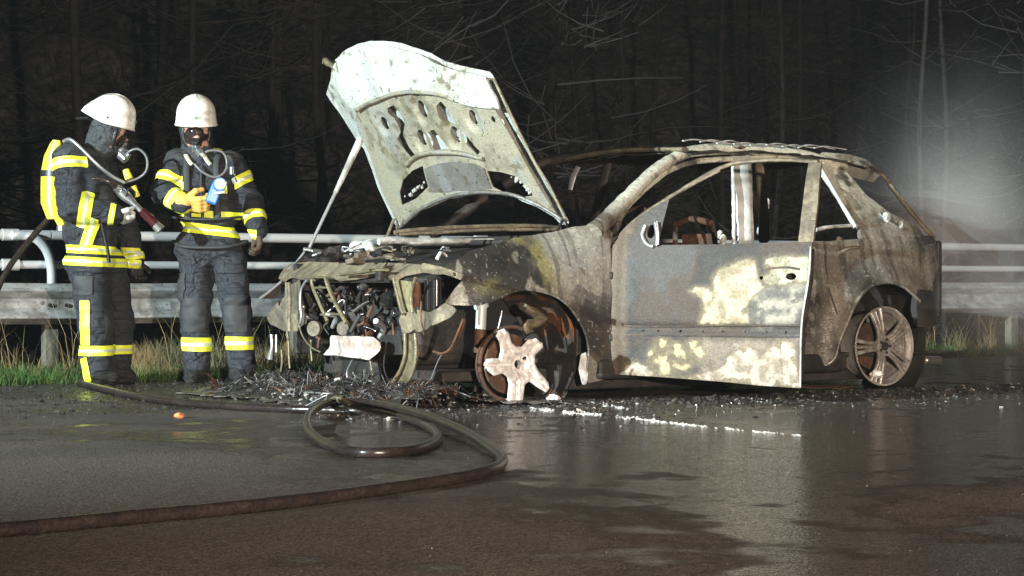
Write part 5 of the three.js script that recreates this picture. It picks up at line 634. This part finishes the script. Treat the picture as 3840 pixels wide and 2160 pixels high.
function mask(g, loc) {                                                  // full-face mask: clear lens, rubber edge, valve at the chin
  const q0 = loc(0, 0, 0), fw = loc(1, 0, 0).sub(q0), upv = loc(0, 1, 0).sub(q0), sd = loc(0, 0, 1).sub(q0), M = new THREE.Matrix4().makeBasis(fw, upv, sd).setPosition(q0);
  const lens = new THREE.SphereGeometry(1, 28, 20, Math.PI - 1.15, 2.3, 0.75, 1.6); lens.rotateY(Math.PI / 2 * 0); lens.scale(0.118, 0.115, 0.088); lens.rotateY(0); lens.translate(0.015, -0.125, 0); lens.applyMatrix4(M); const o = mesh('face_mask', lens, mGlass, g);
  const edge = []; for (let i = 0; i < 24; i++) { const a = i / 24 * 6.283; edge.push(loc(0.062 + 0.012 * Math.cos(a) * 0, -0.125 + 0.1 * Math.sin(a), 0.086 * Math.cos(a))); } edge.push(edge[0].clone()); mesh('mask_edge', bar(edge, 0.016, { seg: 60, sides: 8 }), mRubber, o);
  mesh('inner_mask', (() => { const s = lump(0.04, 4, 1, 3); s.scale(1.1, 1, 0.95); s.translate(0.105, -0.17, 0); s.applyMatrix4(M); return s; })(), mRubber, o);
  mesh('breathing_valve', bar([loc(0.1, -0.2, 0), loc(0.145, -0.235, 0.0)], [0.032, 0.028], { sides: 16 }), mChrome, o);
  for (const s of [-1, 1]) mesh('mask_strap', bar([loc(0.06, -0.1, s * 0.083), loc(0.0, -0.1, s * 0.1), loc(-0.07, -0.09, s * 0.085)], 0.008, { sides: 6, flat: 0.4 }), mRubber, o);
  return o;
}
function dress(g, fields, colorOf, box, h = 0.0125) { const s = nets(fields, box[0], box[1], h), P = s.attributes.position, c = new Float32Array(P.count * 3), uv = new Float32Array(P.count * 2), v = new V3(); for (let i = 0; i < P.count; i++) { v.fromBufferAttribute(P, i); c.set(colorOf(v), i * 3); uv[i * 2] = (v.x + v.z) * 1.6; uv[i * 2 + 1] = v.y * 1.6; } s.setAttribute('color', new THREE.BufferAttribute(c, 3)); s.setAttribute('uv', new THREE.BufferAttribute(uv, 2)); return [mesh('body', s, mSuit, g), s]; }
const NAVY = [0.017, 0.02, 0.026], HOODC = [0.038, 0.043, 0.045], SKIN = [0.5, 0.28, 0.2], BOOT = [0.012, 0.012, 0.012];
const capAdd = (g, B, m, name, h = 0.006) => { const lo = [9, 9, 9], hi = [-9, -9, -9]; for (const [a, ra, b, rb] of B) for (const [p, r] of [[a, ra], [b, rb]]) { const q = [p.x, p.y, p.z]; for (let i = 0; i < 3; i++) { lo[i] = Math.min(lo[i], q[i] - r - 0.015); hi[i] = Math.max(hi[i], q[i] + r + 0.015); } } return mesh(name, nets(field(B, 0.007), lo, hi, h), m, g); };
const headBones = (loc) => [[loc(-0.01, -0.02, 0), 0.105, loc(0.0, -0.09, 0), 0.098], [loc(0.02, -0.1, 0), 0.088, loc(0.035, -0.185, 0), 0.06], [loc(0.085, -0.105, 0), 0.012, loc(0.108, -0.14, 0), 0.017], [loc(-0.03, -0.1, 0), 0.095, loc(-0.035, -0.2, 0), 0.085], [loc(0.075, -0.085, 0.035), 0.022, loc(0.075, -0.085, -0.035), 0.022]];
const headColor = (loc, p) => { const q0 = loc(0, 0, 0), d = p.clone().sub(q0), fx = d.dot(loc(1, 0, 0).sub(q0)), fy = d.dot(loc(0, 1, 0).sub(q0)), fz = d.dot(loc(0, 0, 1).sub(q0)); if (fx > 0.045 && fy < -0.03 && fy > -0.205 && Math.abs(fz) < 0.075) { if (Math.abs(fy + 0.092) < 0.012 && Math.abs(Math.abs(fz) - 0.033) < 0.016 && fx > 0.07) return [0.08, 0.04, 0.03]; if (Math.abs(fy + 0.172) < 0.007 && Math.abs(fz) < 0.026) return [0.3, 0.1, 0.08]; return SKIN; } return null; };

// --- firefighter in profile, holding the nozzle
{
  const S = 577, J = (x, y, z = 0) => new V3((x - 430) / S, (1440 - y) / S, z), at0 = groundPt(430, 1440), g = thing('person', 'firefighter in profile with yellow air cylinder on the back, holding a nozzle', 'person', [at0.x, 0, at0.z]);
  const loc = helmet(g, J(424, 432, 0), 0, -0.24);
  const shR = J(283, 605, 0.19), elR = J(303, 785, 0.25), wrR = J(447, 810, 0.2), shL = J(345, 610, -0.19), elL = J(448, 830, -0.24), wrL = J(484, 980, -0.2);
  const B = [[J(345, 985, 0.07), 0.155, J(345, 985, -0.07), 0.155], [J(335, 880, 0.06), 0.15, J(335, 880, -0.06), 0.15], [J(325, 700, 0.09), 0.155, J(325, 700, -0.09), 0.155], [J(330, 620, 0.13), 0.1, J(345, 620, -0.13), 0.1], [J(365, 700, 0.05), 0.13, J(365, 900, 0.03), 0.13], [J(350, 600), 0.085, J(385, 555), 0.075],
    [shR, 0.098, elR, 0.082], [elR, 0.084, wrR, 0.06], [shL, 0.095, elL, 0.08], [elL, 0.08, wrL, 0.056],
    [J(352, 1000, 0.1), 0.128, J(372, 1215, 0.115), 0.104], [J(372, 1215, 0.115), 0.104, J(374, 1385, 0.115), 0.098], [J(395, 1000, -0.1), 0.12, J(432, 1210, -0.11), 0.092], [J(432, 1210, -0.11), 0.092, J(425, 1385, -0.12), 0.085],
    [J(368, 1408, 0.115), 0.058, J(432, 1418, 0.12), 0.042], [J(414, 1408, -0.12), 0.058, J(478, 1418, -0.12), 0.042], ...headBones(loc)];
  const [body, geo] = dress(g, field(B, 0.03, 0.024), (p) => { if (p.y > 1.42) { const h = headColor(loc, p); if (h) return h; if (p.y > 1.47) return HOODC; } if (p.y < 0.085) return BOOT; return NAVY; }, [[-0.5, -0.03, -0.42], [0.35, 1.95, 0.46]]);
  const t = (f, m = mTape) => mesh('reflective_tape', tapeOn(geo, f, m === mTape ? 0.004 : 0.0065), m, body);
  const arm = elR.clone().sub(shR), fore = wrR.clone().sub(elR), on = (a, b, k) => a.clone().lerp(b, k), dbl = (c, ax, w, R) => { t(band(c, ax, w * 0.82, R)); t(band(c, ax, w * 0.23, R), mSilver); };
  dbl(on(shR, elR, 0.13), arm, 0.042, 0.13); dbl(on(elR, wrR, 0.32), fore, 0.05, 0.12); dbl(on(elR, wrR, 0.97), fore, 0.022, 0.1); dbl(on(elL, wrL, 0.9), wrL.clone().sub(elL), 0.03, 0.1);
  for (const y of [938, 982]) dbl(J(340, y), new V3(0.05, 1, 0), 0.034, 0.34);
  t(strip(J(345, 925, 0.1), J(382, 822, 0.1), 0.036, new V3(0, 0, 1))); t(strip(J(345, 925, 0.1), J(382, 822, 0.1), 0.011, new V3(0, 0, 1)), mSilver);
  const legStrip = (a, b, w) => t(strip(a, b, w, new V3(0, 0, 1)));
  legStrip(J(346, 1292, 0.1), J(345, 1125, 0.1), 0.032); legStrip(J(355, 1425, 0.1), J(338, 1338, 0.1), 0.024); dbl(J(372, 1312, 0.115), new V3(0, 1, 0), 0.04, 0.17); dbl(J(426, 1312, -0.12), new V3(0, 1, 0), 0.035, 0.13);
  mesh('jacket_hem', bar([J(262, 1008, 0.1), J(345, 1015, 0.235), J(425, 1018, 0.1), J(440, 1018, -0.05), J(345, 1015, -0.235), J(262, 1008, -0.1), J(262, 1008, 0.1)], 0.012, { sides: 6 }), mStrap, body);
  mesh('leg_pocket', sheetPocket(geo, J(340, 1070, 0.2), new V3(0, 0, 1), 0.06, 0.06), mStrap, body); mesh('knee_pad', sheetPocket(geo, J(412, 1215, 0.115), new V3(0.85, 0, 0.5), 0.07, 0.1), mStrap, body); mesh('chest_pocket', sheetPocket(geo, J(400, 740, 0.12), new V3(0.6, 0, 0.8), 0.05, 0.06), mStrap, body);
  mask(g, loc);
  // air cylinder on its back plate
  const tank = mesh('air_cylinder', bar([J(216, 528, 0), J(215, 538, 0), J(212, 562, 0), J(208, 700, 0), J(207, 795, 0), J(208, 822, 0)], [0.03, 0.075, 0.092, 0.092, 0.09, 0.05], { sides: 24, seg: 40 }), mTank, g);
  mesh('cylinder_band', bar([J(209, 642), J(208, 666)], 0.096, { sides: 24 }), mRubber, tank); mesh('cylinder_valve', bar([J(222, 805, 0.02), J(235, 835, 0.05), J(245, 850, 0.06)], [0.04, 0.03, 0.024], { sides: 12 }), mTank, tank); mesh('valve_wheel', bar([J(238, 850, 0.08), J(240, 868, 0.08)], 0.026, { sides: 12 }), mChrome, tank);
  mesh('back_plate', bar([J(252, 560), J(254, 700), J(262, 850)], 0.1, { sides: 12, flat: 0.3 }), mRubber, tank);
  mesh('shoulder_strap', bar([J(262, 545, 0.13), J(290, 540, 0.17), J(330, 570, 0.19), J(385, 625, 0.17), J(440, 675, 0.11), J(470, 700, 0.08)], 0.02, { sides: 8, flat: 0.5 }), mStrap, g);
  mesh('pressure_line', bar([J(255, 535, 0.12), J(290, 532, 0.19), J(335, 568, 0.22), J(390, 625, 0.2), J(440, 668, 0.14), J(478, 690, 0.1)], 0.011, { sides: 8 }), mAlu, g);
  mesh('breathing_hose', bar([J(470, 592, 0.03), J(490, 572, 0.05), J(525, 562, 0.06), J(556, 592, 0.06), J(557, 640, 0.06), J(530, 668, 0.05), J(495, 682, 0.06), J(470, 690, 0.08)], 0.0085, { sides: 8 }), mTube, g);
  mesh('demand_valve', join([bar([J(455, 580, 0.02), J(478, 600, 0.03)], 0.034, { sides: 14 }), bar([J(478, 592, 0.04), J(492, 580, 0.05)], 0.015, { sides: 10 })]), mChrome, g);
  mesh('gauge', join([bar([J(478, 640, 0.05), J(492, 675, 0.06)], [0.022, 0.028], { sides: 10 }), bar([J(505, 700, 0.05), J(520, 740, 0.04)], 0.02, { sides: 10 })]), mTank, g);
  mesh('waist_belt', bar([J(250, 820, 0.05), J(300, 830, 0.2), J(380, 815, 0.2), J(430, 820, 0.08)], 0.02, { sides: 6, flat: 0.4 }), mStrap, g);
  mesh('hanging_strap', bar([J(392, 770, 0.2), J(410, 860, 0.2), J(425, 930, 0.19), J(432, 985, 0.18)], 0.03, { sides: 6, flat: 0.25 }), mStrap, g);
  capAdd(g, gloveBones(wrR, J(515, 838, 0.13).sub(wrR), new V3(0.2, 0.75, -0.5), 1.0, 1.08, 1), std([0.5, 0.52, 0.5], 0.6), 'glove'); capAdd(g, gloveBones(wrL, J(500, 1060, -0.18).sub(wrL), new V3(0.5, 0, 0.7), 0.5, 1.05, -1), mRubber, 'glove');
  shade(g);
  // nozzle and the hose that feeds it
  const W = (x, y, z) => J(x, y, z).add(at0), n = thing('hose_nozzle', 'chrome fire nozzle with dark red grip held by the firefighter', 'nozzle', [W(505, 760, 0.14).x, W(505, 760, 0.14).y, W(505, 760, 0.14).z]), NJ = (x, y, z = 0.14) => J(x, y, z).sub(J(505, 760, 0.14));
  mesh('nozzle_body', bar([NJ(452, 708, 0.16), NJ(465, 720), NJ(485, 738), NJ(508, 758), NJ(518, 768)], [0.024, 0.034, 0.036, 0.03, 0.022], { sides: 18 }), mChrome, n); mesh('nozzle_neck', bar([NJ(515, 765), NJ(548, 797)], 0.02, { sides: 14 }), mChrome, n);
  mesh('nozzle_grip', bar([NJ(545, 794), NJ(575, 822), NJ(600, 848)], [0.026, 0.03, 0.028], { sides: 16, wob: 0.5 }), std([0.05, 0.008, 0.01], 0.25), n); mesh('nozzle_tip', bar([NJ(598, 846), NJ(618, 866)], [0.03, 0.034], { sides: 18 }), mChrome, n); mesh('shut_off_handle', bar([NJ(490, 742, 0.175), NJ(500, 715, 0.175), NJ(520, 722, 0.14), NJ(512, 752, 0.11)], 0.008, { sides: 6 }), mBlack, n); shade(n);
  const h = mesh('attack_hose', bar([W(452, 706, 0.16), W(430, 688, 0.19), W(390, 676, 0.2), W(352, 684, 0.21), W(325, 715, 0.2), W(300, 760, -0.1), W(240, 755, -0.19), W(180, 800, -0.16), W(110, 890, -0.08), W(50, 985, 0.02), W(5, 1090, 0.1), W(-35, 1250, 0.2), W(-110, 1390, 0.35), W(-330, 1428, 0.4), W(-700, 1428, 0.6)], 0.02, { seg: 260, sides: 12 }), mHose, scene); tag(h, 'black hose running from the nozzle behind the back of the firefighter', 'hose');
}
// --- firefighter facing the camera, looking at a blue hand lamp
{
  const at0 = groundPt(790, 1432), S = F / -at0.z, J = (x, y, z = 0) => new V3((x - 790) / S, (1432 - y) / S, z), g = thing('person', 'firefighter facing the road, tan glove on a blue hand lamp', 'person', [at0.x, 0, at0.z]);
  const loc = helmet(g, J(738, 430, 0.02), -Math.PI / 2 - 0.1 + Math.PI * 0 + 0.25, -0.16);
  const shR = J(665, 612, 0.0), elR = J(622, 725, 0.1), wrR = J(712, 768, 0.25), shL = J(868, 618, -0.02), elL = J(940, 760, -0.04), wrL = J(972, 868, 0.06);
  const B = [[J(730, 930), 0.125, J(835, 930), 0.125], [J(740, 800), 0.122, J(828, 800), 0.122], [J(722, 690), 0.13, J(815, 690), 0.13], [J(695, 622), 0.092, J(835, 622), 0.092], [J(765, 610), 0.085, J(750, 560), 0.075], [shR, 0.085, elR, 0.073], [elR, 0.073, wrR, 0.058], [shL, 0.085, elL, 0.072], [elL, 0.072, wrL, 0.056],
    [J(735, 985), 0.112, J(738, 1190, 0.04), 0.09], [J(738, 1190, 0.04), 0.09, J(738, 1378), 0.09], [J(862, 985), 0.112, J(893, 1190, 0.04), 0.088], [J(893, 1190, 0.04), 0.088, J(908, 1378), 0.086], [J(740, 1400, -0.02), 0.058, J(728, 1412, 0.11), 0.044], [J(906, 1400, -0.02), 0.058, J(912, 1412, 0.11), 0.044], ...headBones(loc)];
  const [body, geo] = dress(g, field(B, 0.03, 0.026), (p) => { if (p.y > 1.42) { const h = headColor(loc, p); if (h) return h; if (p.y > 1.47) return [0.03, 0.032, 0.034]; } if (p.y < 0.085) return BOOT; if (p.y < 0.78) return [0.02, 0.024, 0.032]; return NAVY; }, [[-0.5, -0.03, -0.3], [0.5, 1.98, 0.42]]);
  const t = (f, m = mTape) => mesh('reflective_tape', tapeOn(geo, f, m === mTape ? 0.004 : 0.0065), m, body), on = (a, b, k) => a.clone().lerp(b, k), dbl = (c, ax, w, R) => { t(band(c, ax, w * 0.82, R)); t(band(c, ax, w * 0.23, R), mSilver); };
  dbl(on(shR, elR, 0.62), elR.clone().sub(shR), 0.045, 0.12); dbl(on(elR, wrR, 0.66), wrR.clone().sub(elR), 0.04, 0.1); dbl(on(shL, elL, 0.42), elL.clone().sub(shL), 0.045, 0.11); dbl(on(elL, wrL, 0.55), wrL.clone().sub(elL), 0.04, 0.1);
  dbl(J(782, 862), new V3(0.12, 1, 0), 0.042, 0.36); dbl(J(740, 1290), new V3(0.02, 1, 0), 0.055, 0.16); dbl(J(902, 1285), new V3(0, 1, 0), 0.053, 0.16);
  for (const x of [705, 845]) { t(strip(J(x, 745, 0.1), J(x, 685, 0.1), 0.026, new V3(0, 0, 1))); }
  t(band(J(782, 805), new V3(0.05, 1, 0), 0.022, 0.3));
  mesh('jacket_hem', bar([J(648, 905, 0), J(700, 925, 0.15), J(790, 930, 0.17), J(880, 925, 0.15), J(925, 905, 0), J(790, 915, -0.17), J(648, 905, 0)], 0.012, { sides: 6 }), mStrap, body);
  for (const x of [738, 893]) mesh('knee_pad', sheetPocket(geo, J(x, 1180, 0.1), new V3(0, 0, 1), 0.07, 0.11), mStrap, body); mesh('thigh_pocket', sheetPocket(geo, J(690, 1075, 0.05), new V3(-0.7, 0, 0.7), 0.06, 0.09), mStrap, body); mesh('chest_pocket', sheetPocket(geo, J(835, 760, 0.12), new V3(0.2, 0, 1), 0.05, 0.06), mStrap, body);
  mask(g, loc);
  mesh('zip_flap', bar([J(768, 640, 0.14), J(770, 720, 0.155), J(775, 830, 0.15)], 0.02, { sides: 6, flat: 0.4 }), mStrap, g);
  for (const [a, b] of [[705, 712], [825, 822]]) mesh('shoulder_strap', bar([J(a, 575, -0.06), J(a + 3, 575, 0.06), J(b, 620, 0.13), J(b + 4, 700, 0.155), J(b + 6, 820, 0.15)], 0.024, { sides: 6, flat: 0.4 }), mStrap, g);
  for (const x of [722, 790]) mesh('collar_reflector', bar([J(x - 15, 585, 0.1), J(x, 608, 0.135), J(x + 12, 622, 0.14)], 0.018, { sides: 6, flat: 0.5 }), mSilver, g);
  mesh('breathing_hose', bar([J(765, 585, 0.13), J(800, 570, 0.14), J(845, 575, 0.13), J(862, 610, 0.13), J(855, 650, 0.15), J(820, 670, 0.17), J(775, 650, 0.18), J(745, 620, 0.17)], 0.009, { sides: 8 }), mTube, g); mesh('demand_valve', bar([J(758, 572, 0.12), J(772, 588, 0.14)], 0.03, { sides: 14 }), mChrome, g);
  mesh('gauge', join([bar([J(880, 632, 0.12), J(882, 660, 0.13)], 0.02, { sides: 12 }), bar([J(886, 672, 0.13), J(894, 690, 0.13)], 0.017, { sides: 12 })]), mChrome, g);
  mesh('air_cylinder', bar([J(790, 560, -0.22), J(790, 590, -0.25), J(790, 800, -0.24), J(790, 830, -0.22)], [0.05, 0.085, 0.085, 0.05], { sides: 20 }), mTank, g);
  mesh('waist_belt', bar([J(655, 815, 0.0), J(700, 822, 0.13), J(785, 825, 0.16), J(870, 820, 0.13), J(915, 812, 0)], 0.022, { sides: 6, flat: 0.4 }), mStrap, g);
  const mGlove = std([0.62, 0.38, 0.09], 0.75);
  capAdd(g, [[on(elR, wrR, 0.82), 0.066, wrR, 0.062], ...gloveBones(wrR, J(800, 775, 0.26).sub(wrR), new V3(-0.1, 0.5, -0.8), 0.55, 1.25, 1)], mGlove, 'glove'); capAdd(g, [[on(elL, wrL, 0.8), 0.064, wrL, 0.06], ...gloveBones(wrL, J(985, 950, 0.1).sub(wrL), new V3(-1, 0, 0.2), 0.5, 1.15, 1)], std([0.05, 0.03, 0.018], 0.75), 'glove');  // hanging glove coloured darker than its pair for the shade on that arm
  shade(g);
  const c = J(838, 722, 0.3).add(at0), d = thing('hand_lamp', 'blue hand lamp with pale yellow lens held by the firefighter', 'hand lamp', [c.x, c.y, c.z]);
  mesh('lamp_case', block([-0.015, -0.02, 0], [0.075, 0.14, 0.06], [0, 0.2, -0.35], 0.015), std([0.03, 0.16, 0.62], 0.35), d); mesh('lamp_rim', bar([[0.02, 0.035, 0.02], [0.03, 0.038, 0.055]], 0.043, { sides: 20 }), std([0.05, 0.2, 0.6], 0.4), d); mesh('lamp_lens', bar([[0.03, 0.038, 0.05], [0.032, 0.039, 0.064]], 0.034, { sides: 20 }), std([0.85, 0.85, 0.45], 0.2), d); mesh('lamp_handle', bar([[-0.005, -0.02, 0.04], [0.06, -0.012, 0.05]], 0.012, { sides: 8, flat: 0.7 }), mShell, d); shade(d);
}

// ---------------------------------------------------------------- steam drifting off the wreck: many thin wisps hanging at all angles in the air
{
  const wisp = tex(128, 128, (u, v) => { const r = Math.hypot(u - 0.5, v - 0.5) * 2, n = fbm(u * 5, v * 5, 2, 4); return Math.exp(-r * r * 5) * sstep(1, 0.7, r) * (0.5 + 0.5 * sstep(0.3, 0.7, n)); }, false, THREE.ClampToEdgeWrapping);
  const puffs = [[3.8, 1.0, -0.25, 0.25, 0.1, 0.15, 2, 1.3], [4.3, 1.1, -0.9, 0.4, 0.14, 0.25, 3, 1.7], [5.0, 1.2, -1.6, 0.5, 0.16, 0.3, 3, 2.0], [5.9, 1.1, -2.2, 0.5, 0.18, 0.3, 2, 2.3], [3.3, 0.5, 0.5, 0.3, 0.08, 0.12, 2, 1.1], [4.1, 0.4, 0.7, 0.4, 0.06, 0.3, 2, 1.4]], n = puffs.reduce((s, p) => s + p[6], 0);
  const pg = new THREE.PlaneGeometry(1, 1);
  const im = new THREE.InstancedMesh(pg, new THREE.MeshStandardMaterial({ color: rgb(0.9, 0.9, 0.9), roughness: 1, transparent: true, opacity: 0.052, alphaMap: wisp, side: THREE.DoubleSide, depthWrite: false }), n), m = new THREE.Matrix4(), q = new THREE.Quaternion(); let k = 0;
  for (const P of puffs) for (let i = 0; i < P[6]; i++) { q.setFromEuler(new THREE.Euler(rr(-0.5, 0.5), TH + rr(-1.3, 0.4), rr(0, 6.28), 'YXZ')); const s = P[7] * rr(0.9, 1.7); m.compose(toWorld(new V3(P[0] + gauss() * P[3], Math.max(0.25, P[1] + gauss() * P[4]), P[2] + gauss() * P[5])), q, new V3(s, s * rr(0.6, 1), s)); im.setMatrixAt(k++, m); }
  im.name = 'steam'; tag(im, 'pale steam drifting off the tail of the wreck', 'steam', null, 'stuff'); scene.add(im);
}
renderer.render(scene, camera);
